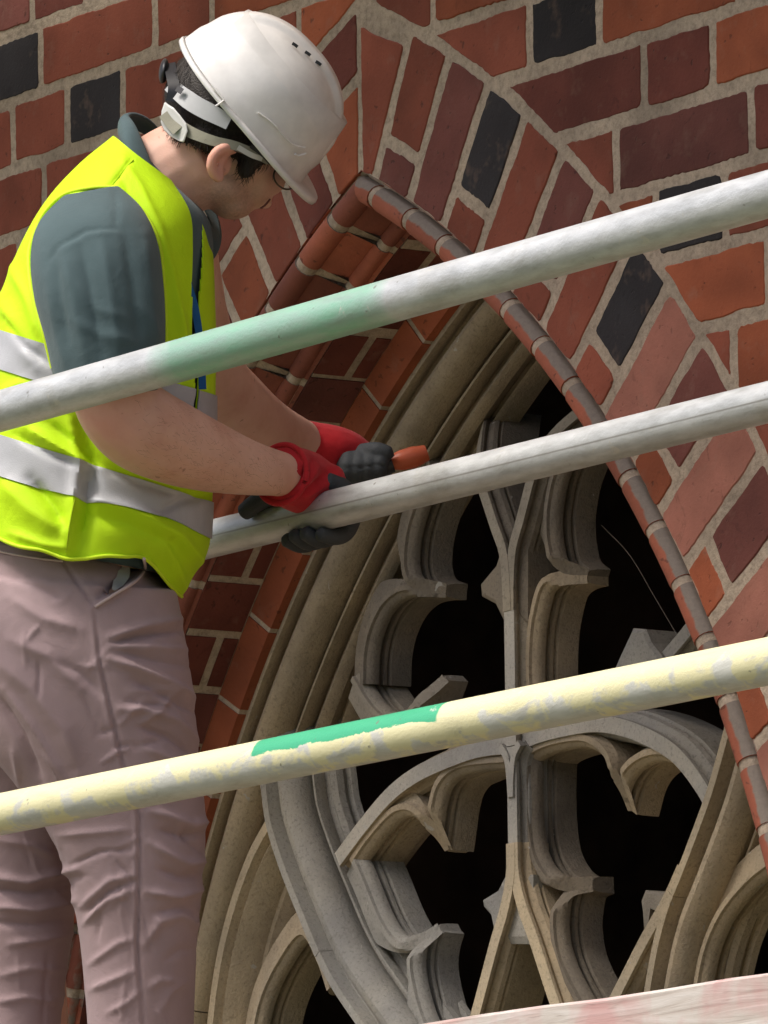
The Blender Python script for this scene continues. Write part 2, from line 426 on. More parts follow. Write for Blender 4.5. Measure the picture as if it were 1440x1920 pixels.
# ------------------------------------------------------------------ dark interior behind the tracery
def interior():
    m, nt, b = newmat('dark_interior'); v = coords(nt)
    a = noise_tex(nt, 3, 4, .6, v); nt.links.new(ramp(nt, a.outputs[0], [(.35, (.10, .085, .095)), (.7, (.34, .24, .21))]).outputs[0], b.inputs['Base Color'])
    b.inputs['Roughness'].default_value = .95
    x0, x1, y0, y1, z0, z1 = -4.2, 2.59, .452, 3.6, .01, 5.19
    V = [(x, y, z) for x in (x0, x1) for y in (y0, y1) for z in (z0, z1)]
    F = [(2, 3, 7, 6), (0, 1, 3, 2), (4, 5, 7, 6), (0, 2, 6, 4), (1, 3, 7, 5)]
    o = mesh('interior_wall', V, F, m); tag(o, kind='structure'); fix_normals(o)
    # the wall closes the room left of the built brickwork
    mesh('mortar_bed', [(-2.6, .0011, 0), (-4.3, .0011, 0), (-4.3, .0011, 5.2), (-2.6, .0011, 5.2), (-2.6, .45, 0), (-4.3, .45, 0), (-4.3, .45, 5.2), (-2.6, .45, 5.2)],
         [(0, 1, 2, 3), (4, 5, 6, 7), (3, 2, 6, 7), (1, 5, 6, 2)], MORTAR, wall)
interior()

# ------------------------------------------------------------------ stone tracery
TY = .212
win = empty('tracery_window', (0, TY, AZ))
tag(win, 'weathered sandstone tracery filling the pointed arch, cusped openings dark behind', 'window')
def sweep(name, pts, prof, mat, parent=win, closed=False, side=1, fil=None, fmat=None):
    """sweep a (n,d) profile along a path in the wall plane; pts (x,z); n is across the path, d is depth in y"""
    p = np.asarray(pts, float); m = len(p); V = []
    for i in range(m):
        a = p[i - 1] if (i or closed) else p[i]; b = p[(i + 1) % m] if (i < m - 1 or closed) else p[i]
        t = b - a; t /= max(1e-9, np.linalg.norm(t)); nrm = np.array([-t[1], t[0]]) * side
        for n_, d_ in (prof(i / (m - 1)) if callable(prof) else prof): V.append((p[i][0] + nrm[0] * n_, d_, p[i][1] + nrm[1] * n_))
    k = len(prof(0) if callable(prof) else prof); F = []
    for i in range(m if closed else m - 1):
        for j in range(k):
            a = i * k + j; b = i * k + (j + 1) % k; c = ((i + 1) % m) * k + (j + 1) % k; d = ((i + 1) % m) * k + j
            F.append((a, b, c, d))
    if not closed: F += [tuple(range(k)), tuple(range((m - 1) * k, m * k))]
    o = mesh(name, V, F, mat, parent)
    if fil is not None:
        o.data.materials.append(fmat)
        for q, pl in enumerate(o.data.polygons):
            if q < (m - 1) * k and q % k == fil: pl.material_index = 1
    fix_normals(o); smooth_edges(o, 35); return o
def tp(pts, y):
    return [tuple(OY(x, z, y)[[0, 2]]) for x, z in pts]
def path(pts, y, n=None):
    q = tp(pts, y); return catmull(q, n or max(8, 6 * len(pts)))
def mir(P): return [(-x, z) for x, z in P]

# frame of the window, following the arch on both sides.  (s from the arch arris, y)
FRAME = [(.098, .184), (.112, .184), (.1125, .192), (.105, .207), (.112, .214), (.118, .206), (.122, .197), (.128, .191), (.135, .189), (.143, .193), (.149, .203), (.152, .217), (.151, .230), (.140, .251), (.149, .256), (.1560, .242), (.1575, .230),
         (.1615, .230), (.162, .240), (.150, .262), (.158, .266), (.165, .252), (.171, .250), (.1755, .257), (.1765, .266), (.164, .287), (.173, .290), (.180, .278), (.183, .284), (.183, .315), (.098, .315)]
def frame_piece(a0, a1, side, mat, n=24):
    k = len(FRAME); V = []; F = []
    for t in range(n + 1):
        a = a0 + (a1 - a0) * t / n
        for s, y in FRAME:
            q = arc(min(a, apex_angle(s)), s, side); V.append((q[0], y, q[1]))
    for t in range(n):
        for i in range(k):
            j = (i + 1) % k; F.append((t * k + i, t * k + j, (t + 1) * k + j, (t + 1) * k + i))
    F += [tuple(range(k)), tuple(range(n * k, (n + 1) * k))]
    o = mesh('frame_stone', V, F, mat, win); fix_normals(o); smooth_edges(o, 35)
for side in (1, -1):
    cuts = [5, 21.6, 33.5, 49, 75] if side == -1 else [5, 18, 36, 52, 75]
    for i in range(len(cuts) - 1):
        frame_piece(math.radians(cuts[i] + .03), math.radians(cuts[i + 1] - .03), side, [TAN, TAN, BROWN, BROWN][i])

# bar profile: front fillet, hollow, roll, quirk, inner splay (both sides)
def slim_prof(w=.010, y=TY):
    h = [(w, 0), (w + .0005, .004), (w - .003, .010), (w + .0015, .013), (w + .005, .016), (w + .0065, .022), (w + .004, .027), (w + .006, .029), (w + .006, .085)]
    return [(-a, y + d) for a, d in h[::-1]] + [(a, y + d) for a, d in h]
# central mullion and its forks
def y_of(z0, z1, pts): return pts
zt_, zm_, zb2 = OY(955, 1078, TY)[2], OY(955, 1398, TY)[2], OY(958, 1668, TY)[2]
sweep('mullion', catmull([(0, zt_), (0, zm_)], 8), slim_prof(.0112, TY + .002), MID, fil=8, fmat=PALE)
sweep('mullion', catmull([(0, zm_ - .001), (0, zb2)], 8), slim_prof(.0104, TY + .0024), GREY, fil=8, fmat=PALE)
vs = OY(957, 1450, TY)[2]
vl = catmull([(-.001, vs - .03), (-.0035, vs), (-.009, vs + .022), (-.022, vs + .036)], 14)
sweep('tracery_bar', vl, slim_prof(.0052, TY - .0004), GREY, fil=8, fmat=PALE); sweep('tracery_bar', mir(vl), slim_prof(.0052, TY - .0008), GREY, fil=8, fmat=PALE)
zf = OY(955, 1085, TY)[2]
fork = [(-.003, zf - .04), (-.0045, zf)] + tp([(941, 1032), (925, 985), (903, 918), (878, 850), (850, 808), (822, 778)], TY)
fl = catmull(fork, 34)
sweep('tracery_bar', fl, lambda t: slim_prof(.0085 - .003 * max(0, t - .6), TY + .0006 + .22 * max(0, t - .62) ** 1.2), SHADED, fil=8, fmat=MID)
sweep('tracery_bar', mir(fl), lambda t: slim_prof(.0085 - .003 * max(0, t - .6), TY + .0011 + .22 * max(0, t - .62) ** 1.2), SHADED, fil=8, fmat=MID)
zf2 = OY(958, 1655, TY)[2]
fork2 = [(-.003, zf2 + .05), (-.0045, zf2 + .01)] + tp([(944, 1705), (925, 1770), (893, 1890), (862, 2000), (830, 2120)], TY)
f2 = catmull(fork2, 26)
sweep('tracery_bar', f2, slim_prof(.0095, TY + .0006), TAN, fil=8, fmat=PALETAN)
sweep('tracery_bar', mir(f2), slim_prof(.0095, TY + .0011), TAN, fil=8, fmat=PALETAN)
# arcs over the two lower lobes, springing from the mullion head
arcL = tp([(952, 1400), (900, 1404), (840, 1424), (780, 1452), (730, 1490), (680, 1548), (632, 1612)], TY + .012)
arcL[0] = (0.0, arcL[0][1])
aL = catmull(arcL, 40)
def arch_prof(y):
    h = [(.0105, 0), (.011, .005), (.007, .010), (.011, .013), (.016, .016), (.0185, .022), (.015, .028), (.020, .030), (.020, .088)]
    g = [(-.0105, 0), (-.011, .005), (-.007, .010), (-.013, .013), (-.019, .017), (-.021, .024), (-.017, .029), (-.023, .031), (-.023, .088)]
    return [(a, y + d) for a, d in g[::-1]] + [(a, y + d) for a, d in h]
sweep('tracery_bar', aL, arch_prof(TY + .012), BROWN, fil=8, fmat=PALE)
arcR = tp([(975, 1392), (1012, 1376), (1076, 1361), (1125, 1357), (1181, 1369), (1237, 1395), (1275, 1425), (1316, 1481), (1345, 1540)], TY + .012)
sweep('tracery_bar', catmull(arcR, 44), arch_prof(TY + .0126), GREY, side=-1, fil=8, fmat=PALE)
# the two long bars that cross the window: left seen whole, right by symmetry
def long_prof(y):
    h = [(.006, 0), (.0065, .005), (.008, .020), (.013, .021), (.017, .013), (.025, .007), (.034, .006), (.043, .011), (.050, .022), (.052, .036), (.046, .050), (.055, .053), (.0585, .046), (.059, .039), (.063, .039), (.0635, .050), (.058, .060), (.066, .062), (.073, .058), (.079, .064), (.080, .074), (.074, .082), (.083, .084), (.085, .092)]
    g = [(-.006, 0), (-.0065, .010), (-.012, .022), (-.018, .036), (-.02, .05), (-.02, .092)]
    return [(a, y + d) for a, d in g[::-1]] + [(a, y + d) for a, d in h]
barL = tp([(474, 1390), (486, 1440), (493, 1474), (503, 1545), (529, 1628), (563, 1714), (595, 1790), (624, 1845), (662, 1902), (724, 1990), (800, 2100)], TY - .012)
bL = catmull(barL, 60)
jz = int(len(bL) * .5)
sweep('tracery_bar', bL[:jz], long_prof(TY - .012), GREY)
sweep('tracery_bar', [bL[jz - 1] + (bL[jz] - bL[jz - 1]) * .10] + list(bL[jz:]), long_prof(TY - .0118), GREY)
bR = catmull(tp([(1372, 1330), (1354, 1400), (1329, 1487), (1299, 1570), (1272, 1640), (1248, 1700), (1230, 1765), (1214, 1850), (1202, 1940), (1192, 2060)], TY - .0112), 60)
jr_ = 30
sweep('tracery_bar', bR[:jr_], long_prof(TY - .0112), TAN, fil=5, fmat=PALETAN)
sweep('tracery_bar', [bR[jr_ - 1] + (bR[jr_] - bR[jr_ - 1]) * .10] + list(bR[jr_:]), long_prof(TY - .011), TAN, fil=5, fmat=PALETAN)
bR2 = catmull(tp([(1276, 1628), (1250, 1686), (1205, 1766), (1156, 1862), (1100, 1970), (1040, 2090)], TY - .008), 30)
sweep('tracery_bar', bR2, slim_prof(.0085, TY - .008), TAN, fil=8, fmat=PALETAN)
# side sub-arches below the long bars
subL = tp([(500, 1545), (470, 1600), (440, 1680), (415, 1770), (398, 1870), (388, 1980), (385, 2100)], TY - .004)
sL = catmull(subL, 30)
sub_prof = [(.055, TY + .072), (.055, TY + .06), (.048, TY + .05), (.043, TY + .042), (.038, TY + .04), (.034, TY + .024), (.018, TY + .004), (.012, TY + .008), (.0085, TY - .004), (-.0055, TY - .004), (-.008, TY + .014), (-.028, TY + .03), (-.028, TY + .072)]
sweep('tracery_bar', sL, sub_prof, TAN, fil=8, fmat=PALETAN)

# cusped foils set deeper: profile with n into the opening
FY = TY + .016
def foil_prof(y, fl=.036, cut=0.0):
    pr = [(-fl, .068), (-fl, .010), (-.010, .006), (-.0075, 0), (0, 0), (.0012, .004), (.006, .007), (.009, .013), (.0085, .019), (.003, .022), (-.003, .023), (-.003, .028), (.004, .0285), (.0055, .029), (.0058, .033), (.001, .0345), (.001, .037), (.0075, .039), (.0095, .050), (.010, .068)]
    return [(n, y + max(d, cut)) for n, d in pr]
foils = [   # path of the front edge, stone, which ends are cusp points
    # upper left light
    ([(806, 880), (778, 945), (762, 1000), (757, 1050), (762, 1080), (772, 1095), (792, 1103)], SHADED, 'b'),
    ([(792, 1104), (765, 1105), (738, 1113), (712, 1138), (692, 1180), (682, 1227), (680, 1282)], SHADED, 'a'),
    ([(660, 1268), (690, 1318), (720, 1345), (748, 1348), (768, 1322), (782, 1290), (790, 1268)], MID, 'b'),
    # upper right light
    ([(1062, 830), (1037, 893), (1026, 947), (1024, 985), (1027, 1020), (1036, 1056), (1056, 1075)], SHADED, 'b'),
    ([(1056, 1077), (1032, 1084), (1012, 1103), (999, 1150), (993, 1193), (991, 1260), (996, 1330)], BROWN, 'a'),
    # lower left lobe
    ([(944, 1429), (900, 1432), (866, 1437), (838, 1450), (818, 1475), (808, 1511), (804, 1540), (800, 1568), (797, 1590)], BROWN, 'b'),
    ([(797, 1590), (792, 1556), (780, 1530), (760, 1518), (735, 1524), (707, 1551), (680, 1585), (658, 1618)], BROWN, 'a'),
    ([(660, 1604), (676, 1640), (692, 1680), (708, 1718), (728, 1752), (748, 1768), (766, 1760), (780, 1738)], GREY, 'b'),
    ([(780, 1740), (772, 1768), (768, 1798), (770, 1829), (780, 1875), (796, 1920), (830, 1980)], GREY, 'a'),
    # lower right lobe
    ([(1140, 1518), (1142, 1460), (1130, 1415), (1095, 1390), (1050, 1392), (1010, 1404), (986, 1420)], BROWN, 'as'),
    ([(990, 1408), (988, 1480), (990, 1545), (999, 1601), (1020, 1640), (1045, 1656), (1066, 1654)], SHADED, 'b'),
    ([(1066, 1656), (1048, 1666), (1040, 1695), (1037, 1740), (1048, 1800), (1085, 1875), (1130, 1940)], SHADED, 'a'),
    ([(1318, 1490), (1290, 1447), (1256, 1420), (1219, 1415), (1182, 1432), (1158, 1465), (1142, 1520)], TAN, 'bs'),
    # side lights at the foot
    ([(612, 1858), (592, 1800), (562, 1752), (522, 1800), (490, 1865), (474, 1930), (466, 2010)], BROWN, ''),
    ([(1452, 1612), (1400, 1652), (1352, 1710), (1322, 1775), (1306, 1850), (1300, 1940)], TAN, ''),
]
for pts, mat, ends in foils:
    P = path(pts, FY, 48); yy = FY + random.uniform(0, .0008)
    def fp(t, yy=yy, ends=ends):
        fl = .036; cut = 0.0
        for on, u in (('a' in ends, t), ('b' in ends, 1 - t)):
            if on:
                fl = min(fl, .006 + .030 * min(1, max(0, (u - .10) / .36)) ** 1.4); cut = max(cut, .036 * max(0, 1 - u / .20) ** .8)
        if 's' in ends: fl = min(fl, .013)
        return foil_prof(yy, fl, cut)
    sweep('foil', P, fp, mat)
# cusp points of the far-side foils that show beyond the mullion: a curved triangular tooth
def tooth(pts, mat, y=FY, dep=.045):
    q = tp(pts, y); n = len(q); c = np.mean(q, 0)
    V = [(x, y, z) for x, z in q] + [(x, y + dep, z) for x, z in q] + [(c[0] + (x - c[0]) * .8, y - .004, c[1] + (z - c[1]) * .8) for x, z in q]
    F = [(i, (i + 1) % n, n + (i + 1) % n, n + i) for i in range(n)] + [(i, (i + 1) % n, 2 * n + (i + 1) % n, 2 * n + i) for i in range(n)] + [tuple(range(2 * n, 3 * n)), tuple(range(n, 2 * n))]
    o = mesh('cusp', V, F, mat, win); fix_normals(o)
tooth([(990, 1010), (948, 1010), (932, 1060), (902, 1096), (904, 1118), (930, 1132), (946, 1165), (990, 1165)], SHADED)
tooth([(1000, 1640), (950, 1640), (935, 1670), (906, 1688), (908, 1700), (921, 1715), (933, 1770), (1000, 1770)], GREY)
tooth([(1150, 1262), (1165, 1228), (1180, 1196), (1188, 1178), (1212, 1180), (1222, 1205), (1240, 1228), (1262, 1262)], GREY)
tooth([(1208, 1745), (1206, 1712), (1203, 1690), (1211, 1669), (1246, 1674), (1300, 1640), (1300, 1720), (1240, 1712), (1222, 1704), (1216, 1745)], MID)
# thin far bar and a loose wire in the upper right light
sweep('tracery_bar', path([(1240, 1240), (1290, 1180), (1330, 1120)], TY + .02, 8), slim_prof(.009, TY + .02), GREY)

def tube_obj(name, pts, r, mat, parent=None, nseg=8, taper=None, n=None):
    P = catmull(pts, n or max(6, 5 * len(pts))); V = []; m = len(P)
    rr = np.interp(np.linspace(0, 1, m), np.linspace(0, 1, len(taper)), taper) if taper is not None else np.full(m, r)
    up = np.array([.3, .2, .93])
    for i in range(m):
        t = P[min(i + 1, m - 1)] - P[max(i - 1, 0)]; t /= np.linalg.norm(t)
        a = np.cross(t, up); a /= np.linalg.norm(a); b = np.cross(t, a)
        for k in range(nseg):
            th = 2 * math.pi * k / nseg; V.append(P[i] + rr[i] * (math.cos(th) * a + math.sin(th) * b))
    F = [(i * nseg + k, i * nseg + (k + 1) % nseg, (i + 1) * nseg + (k + 1) % nseg, (i + 1) * nseg + k) for i in range(m - 1) for k in range(nseg)]
    F += [tuple(range(nseg)), tuple(range((m - 1) * nseg, m * nseg))]
    o = mesh(name, V, F, mat, parent, True); fix_normals(o); o.data.set_sharp_from_angle(angle=math.radians(50)); return o
mw, nt, b = newmat('wire'); b.inputs['Base Color'].default_value = (.16, .13, .10, 1); b.inputs['Roughness'].default_value = .6
wire = tube_obj('loose_wire', [OY(1128, 985, .30), OY(1180, 1040, .30), OY(1225, 1115, .30), OY(1275, 1200, .30)], .0005, mw)
tag(wire, 'thin loose wire hanging inside the dark right-hand opening', 'wire')

# ------------------------------------------------------------------ scaffold tubes
def tube_mat(name, paint, worn, kind, xr=None):
    """galvanised tube with old paint; local X runs along the tube"""
    m, nt, b = newmat(name); tc = nd(nt, 'ShaderNodeTexCoord').outputs['Object']
    sx = nd(nt, 'ShaderNodeSeparateXYZ'); nt.links.new(tc, sx.inputs[0])
    mp = nd(nt, 'ShaderNodeMapping'); mp.inputs['Scale'].default_value = (.25, 1, 1); nt.links.new(tc, mp.inputs[0])
    streak = noise_tex(nt, 60, 5, .65, mp.outputs[0]); fine = noise_tex(nt, 300, 3, .7, tc); blot = noise_tex(nt, 14, 4, .6, tc, .6); spot = noise_tex(nt, 75, 2, .5, tc)
    base = ramp(nt, streak.outputs[0], [(.3, (.42, .43, .43)), (.5, (.55, .565, .575)), (.72, (.66, .675, .685))]).outputs[0]
    base = mixc(nt, ramp(nt, blot.outputs[0], [(.55, (0, 0, 0)), (.75, (.4, .4, .4))]).outputs[0], base, (.40, .37, .30))
    dirt = noise_tex(nt, 26, 6, .75, mp.outputs[0], 1.2); grime = ramp(nt, dirt.outputs[0], [(.56, (0, 0, 0)), (.8, (.4, .4, .4))]).outputs[0]
    splash = noise_tex(nt, 34, 5, .6, tc, .3)
    col = base
    up = math_(nt, 'DIVIDE', sx.outputs[2], .023)
    if kind == 'yellow':
        t = math_(nt, 'ADD', math_(nt, 'MULTIPLY', math_(nt, 'SUBTRACT', blot.outputs[0], .5), 2.2), math_(nt, 'MULTIPLY', math_(nt, 'SUBTRACT', streak.outputs[0], .5), .8))
        k = ramp(nt, math_(nt, 'ADD', math_(nt, 'ADD', t, .22), math_(nt, 'MULTIPLY', up, .30)), [(.0, (.2, .2, .2)), (.14, (1, 1, 1))]).outputs[0]
        col = mixc(nt, k, col, paint)
    if xr is not None:
        # paint patch between two stations along the tube
        xn = math_(nt, 'ADD', sx.outputs[0], math_(nt, 'MULTIPLY', math_(nt, 'SUBTRACT', blot.outputs[0], .5), xr[3]))
        inx = math_(nt, 'MULTIPLY', ramp(nt, math_(nt, 'MULTIPLY', math_(nt, 'SUBTRACT', xn, xr[0]), 1 / xr[2], True), [(0, (0, 0, 0)), (1, (1, 1, 1))]).outputs[0],
                    ramp(nt, math_(nt, 'MULTIPLY', math_(nt, 'SUBTRACT', xr[1], xn), 1 / xr[2], True), [(0, (0, 0, 0)), (1, (1, 1, 1))]).outputs[0])
        if kind == 'yellow':
            z = math_(nt, 'ADD', up, math_(nt, 'MULTIPLY', math_(nt, 'SUBTRACT', dirt.outputs[0], .5), 1.1))
            kz = ramp(nt, z, [(.12, (0, 0, 0)), (.17, (1, 1, 1))]).outputs[0]; k2 = math_(nt, 'MULTIPLY', inx, kz); gc = (.05, .40, .21)
        else:
            k2 = math_(nt, 'MULTIPLY', inx, math_(nt, 'ADD', math_(nt, 'MULTIPLY', streak.outputs[0], 1.1), .05)); gc = (.16, .47, .29)
        col = mixc(nt, k2, col, gc)
    col = mixc(nt, grime, col, (.24, .215, .165))
    col = mixc(nt, ramp(nt, splash.outputs[0], [(.66, (0, 0, 0)), (.70, (.7, .7, .7))]).outputs[0], col, (.62, .60, .55))
    col = mixc(nt, ramp(nt, spot.outputs[0], [(.74, (0, 0, 0)), (.78, (.7, .7, .7))]).outputs[0], col, (.17, .16, .13))
    if kind == 'seam':
        d = math_(nt, 'ABSOLUTE', math_(nt, 'SUBTRACT', up, -.12)); k = ramp(nt, d, [(.02, (.75, .75, .75)), (.06, (0, 0, 0))]).outputs[0]
        col = mixc(nt, k, col, (.25, .24, .22))
    nt.links.new(col, b.inputs['Base Color']); b.inputs['Metallic'].default_value = .4 if kind != 'yellow' else .05
    nt.links.new(math_(nt, 'ADD', math_(nt, 'MULTIPLY', streak.outputs[0], .3), .32), b.inputs['Roughness'])
    bump(nt, b, math_(nt, 'ADD', math_(nt, 'MULTIPLY', dirt.outputs[0], 1.6), fine.outputs[0]), .35, .0014)
    return m
def scaffold_tube(a, b, r, kind, px_range, label, name='scaffold_tube', paint=(.76, .72, .45), ext=(2.2, 1.6)):
    """a, b: two points on the tube axis; extended past the frame at both ends"""
    a, b = np.array(a), np.array(b); d = (b - a) / np.linalg.norm(b - a)
    a2, b2 = a - d * ext[0], b + d * ext[1]; L = np.linalg.norm(b2 - a2)
    xr = None
    if px_range:
        (q0, q1, soft, wob) = px_range; t = lambda q: float((q - a2) @ d)
        xr = (t(q0), t(q1), soft, wob)
    m = tube_mat('tube_' + kind, paint, None, kind, xr)
    V = []; F = []; n = 48; ns = 60; ri = r - .0032
    for rad in (r, ri):
        for i in range(ns + 1):
            x = L * i / ns
            for k in range(n):
                th = 2 * math.pi * k / n
                V.append((x, rad * math.cos(th), rad * math.sin(th)))
    B = (ns + 1) * n
    for i in range(ns):
        for k in range(n):
            k2 = (k + 1) % n
            F.append((i * n + k, i * n + k2, (i + 1) * n + k2, (i + 1) * n + k))
            F.append((B + i * n + k, B + (i + 1) * n + k, B + (i + 1) * n + k2, B + i * n + k2))
    for i in (0, ns):
        for k in range(n):
            k2 = (k + 1) % n; F.append((i * n + k, i * n + k2, B + i * n + k2, B + i * n + k))
    o = mesh(name, V, F, m, None, True); fix_normals(o); o.data.set_sharp_from_angle(angle=math.radians(60))
    X = Vector(d); Z = Vector((0, 0, 1)); Yv = Z.cross(X).normalized(); Z = X.cross(Yv)
    o.matrix_world = Matrix.Translation(Vector(a2)) @ Matrix((X, Yv, Z)).transposed().to_4x4()
    tag(o, label, 'scaffold tube', 'scaffold tubes across the window'); return o
YO, YI = -1.0, -.45
scaffold_tube(OY(0, 771, YO), OY(1440, 364, YO), .0228, 'galv', (OY(300, 690, YO), OY(760, 560, YO), .05, .06), 'upper galvanised scaffold tube with a faded green band, crossing the worker\'s elbow')
scaffold_tube(OY(390, 1012, YI), OY(1440, 754, YI), .0222, 'seam', None, 'bare grey scaffold tube gripped by the red glove', ext=(2.6, 1.6))
scaffold_tube(OY(0, 1527, YO), OY(1440, 1240, YO), .0230, 'yellow', (OY(500, 1415, YO), OY(858, 1340, YO), .004, .03), 'lowest scaffold tube, pale yellow paint with a bright green patch')

# ------------------------------------------------------------------ board at the foot of the frame
def board():
    m, nt, b = newmat('weathered_board'); tc = nd(nt, 'ShaderNodeTexCoord').outputs['Object']
    mp = nd(nt, 'ShaderNodeMapping'); mp.inputs['Scale'].default_value = (.06, 1, 1); nt.links.new(tc, mp.inputs[0])
    g = noise_tex(nt, 90, 6, .6, mp.outputs[0], .8); bl = noise_tex(nt, 9, 4, .6, tc, .5); f = noise_tex(nt, 220, 3, .7, mp.outputs[0])
    c = ramp(nt, g.outputs[0], [(.3, (.33, .27, .24)), (.46, (.48, .43, .39)), (.62, (.58, .54, .51))]).outputs[0]
    c = mixc(nt, ramp(nt, bl.outputs[0], [(.45, (0, 0, 0)), (.68, (.6, .6, .6))]).outputs[0], c, (.47, .20, .20))
    c = mixc(nt, ramp(nt, f.outputs[0], [(.62, (0, 0, 0)), (.7, (.5, .5, .5))]).outputs[0], c, (.16, .11, .09))
    nt.links.new(c, b.inputs['Base Color']); b.inputs['Roughness'].default_value = .85
    bump(nt, b, g.outputs[0], .4, .002)
    Yb = -1.06
    a = OY(700, 1931, Yb); c2 = OY(1440, 1824, Yb); d = (c2 - a) / np.linalg.norm(c2 - a)
    a = a - d * 1.8; L = 4.2; n = 40
    V = []; F = []
    for i in range(n + 1):
        x = L * i / n; w = .0012 * math.sin(i * 1.7) + random.uniform(-.0006, .0006)
        for (yy, zz) in ((0, -.003 + w), (.003, w), (.026, w), (.03, -.004 + w), (.03, -.15), (0, -.15)): V.append((x, yy, zz))
    for i in range(n):
        for k in range(6): F.append((i * 6 + k, i * 6 + (k + 1) % 6, (i + 1) * 6 + (k + 1) % 6, (i + 1) * 6 + k))
    F += [tuple(range(6)), tuple(range(n * 6, n * 6 + 6))]
    o = mesh('scaffold_board', V, F, m); fix_normals(o)
    X = Vector(d); Z = Vector((0, 0, 1)); Yv = Z.cross(X).normalized(); Z = X.cross(Yv)
    o.matrix_world = Matrix.Translation(Vector(a)) @ Matrix((X, Yv, Z)).transposed().to_4x4()
    tag(o, 'weathered whitish-pink wooden board along the bottom right edge', 'board')
board()

# ------------------------------------------------------------------ the worker
TB = 9.85                                    # distance of the body's mid plane from the camera
def C(px, py, w=0.0): return P3(px, py, TB + w)
def to_px(P):
    v = np.asarray(P) - CAM; d = v @ FWD
    return np.stack([720 + FPX * (v @ RGT) / d, 960 - FPX * (v @ UPV) / d, d - TB], -1)
def fabric(name, c, rough=.85, weave=900, sheen=.0, vary=.12, scale=7):
    m, nt, b = newmat(name); v = coords(nt)
    n = noise_tex(nt, scale, 4, .6, v); f = noise_tex(nt, weave, 2, .6, v)
    c1 = ramp(nt, n.outputs[0], [(.3, tuple(x * (1 - vary) for x in c)), (.7, tuple(min(1, x * (1 + vary)) for x in c))]).outputs[0]
    c2 = mixc(nt, math_(nt, 'MULTIPLY', f.outputs[0], .18), c1, tuple(x * .5 for x in c))
    nt.links.new(c2, b.inputs['Base Color']); b.inputs['Roughness'].default_value = rough; b.inputs['Specular IOR Level'].default_value = .25
    b.inputs['Sheen Weight'].default_value = sheen
    wr = noise_tex(nt, 38, 4, .6, v, .6)
    bump(nt, b, math_(nt, 'ADD', math_(nt, 'MULTIPLY', wr.outputs[0], 1.2), math_(nt, 'MULTIPLY', f.outputs[0], .25)), .35, .003); return m
def plain(name, c, rough=.5, metal=0.0, spec=.5, bumps=0.0, bscale=200):
    m, nt, b = newmat(name); v = coords(nt); n = noise_tex(nt, 30, 3, .6, v)
    nt.links.new(ramp(nt, n.outputs[0], [(.3, tuple(x * .9 for x in c)), (.7, tuple(min(1, x * 1.06) for x in c))]).outputs[0], b.inputs['Base Color'])
    b.inputs['Roughness'].default_value = rough; b.inputs['Metallic'].default_value = metal; b.inputs['Specular IOR Level'].default_value = spec
    if bumps: bump(nt, b, noise_tex(nt, bscale, 3, .6, v).outputs[0], bumps, .0015)
    return m
def skin_mat():
    m, nt, b = newmat('skin'); v = coords(nt)
    n = noise_tex(nt, 14, 4, .6, v); f = noise_tex(nt, 330, 3, .6, v); s = noise_tex(nt, 70, 2, .4, v)
    c = ramp(nt, n.outputs[0], [(.3, (.60, .32, .235)), (.5, (.68, .405, .31)), (.7, (.74, .46, .365))]).outputs[0]
    c = mixc(nt, ramp(nt, s.outputs[0], [(.73, (0, 0, 0)), (.76, (.5, .5, .5))]).outputs[0], c, (.25, .10, .07))
    def blob(pt, r0, r1):
        vm = nd(nt, 'ShaderNodeVectorMath', operation='DISTANCE'); nt.links.new(v, vm.inputs[0]); vm.inputs[1].default_value = tuple(pt)
        return ramp(nt, math_(nt, 'DIVIDE', vm.outputs['Value'], r1), [(r0 / r1, (1, 1, 1)), (1, (0, 0, 0))]).outputs[0]
    c = mixc(nt, math_(nt, 'MULTIPLY', blob(C(432, 392, -.03), .02, .062), math_(nt, 'ADD', math_(nt, 'MULTIPLY', f.outputs[0], .9), .05)), c, (.22, .15, .12))     # stubble on the jaw
    c = mixc(nt, math_(nt, 'MULTIPLY', blob(C(200, 800, -.27), .01, .055), .4), c, (.66, .24, .19))        # reddened elbow
    c = mixc(nt, math_(nt, 'MULTIPLY', blob(C(415, 305, -.085), .012, .034), .45), c, (.70, .24, .19))      # ear
    nt.links.new(c, b.inputs['Base Color']); b.inputs['Roughness'].default_value = .55; b.inputs['Specular IOR Level'].default_value = .35
    b.inputs['Subsurface Weight'].default_value = .12; b.inputs['Subsurface Radius'].default_value = (.012, .004, .002); b.inputs['Subsurface Scale'].default_value = .6
    bump(nt, b, math_(nt, 'ADD', f.outputs[0], n.outputs[0]), .22, .0012); return m
SKIN = skin_mat()
VEST = fabric('hi_vis_yellow', (.56, .86, .010), .7, 1400, 0, .05)
TAPE = plain('reflective_tape', (.46, .47, .50), .5, .05, .5, .25, 700)
SHIRT = fabric('polo_shirt_teal_grey', (.072, .112, .122), .9, 1100, .1)
TROUS = fabric('trousers_mauve', (.39, .285, .295), .9, 1300, .1, .10)
HELM = plain('helmet_white', (.78, .77, .76), .24, 0, .5)
HAIR = plain('dark_hair', (.022, .016, .012), .55, 0, .4, .9, 420)
BLKP = plain('black_plastic', (.02, .02, .024), .4)
STRAP = fabric('olive_strap', (.30, .29, .23), .8, 1500)
WHT = plain('white_plastic', (.62, .62, .60), .35)
BAND = plain('headband_grey', (.40, .41, .42), .45)
GLR = fabric('glove_red_knit', (.50, .018, .026), .85, 420, .1, .2, 26)
GLG = plain('glove_dark_coating', (.045, .052, .058), .7, 0, .4, .5, 260)
BLUE = fabric('lanyard_blue', (.02, .12, .36), .7, 1500)
ORG = plain('orange_plastic', (.52, .10, .035), .45)
LEATH = plain('boot_leather', (.05, .035, .025), .6, 0, .4, .4)

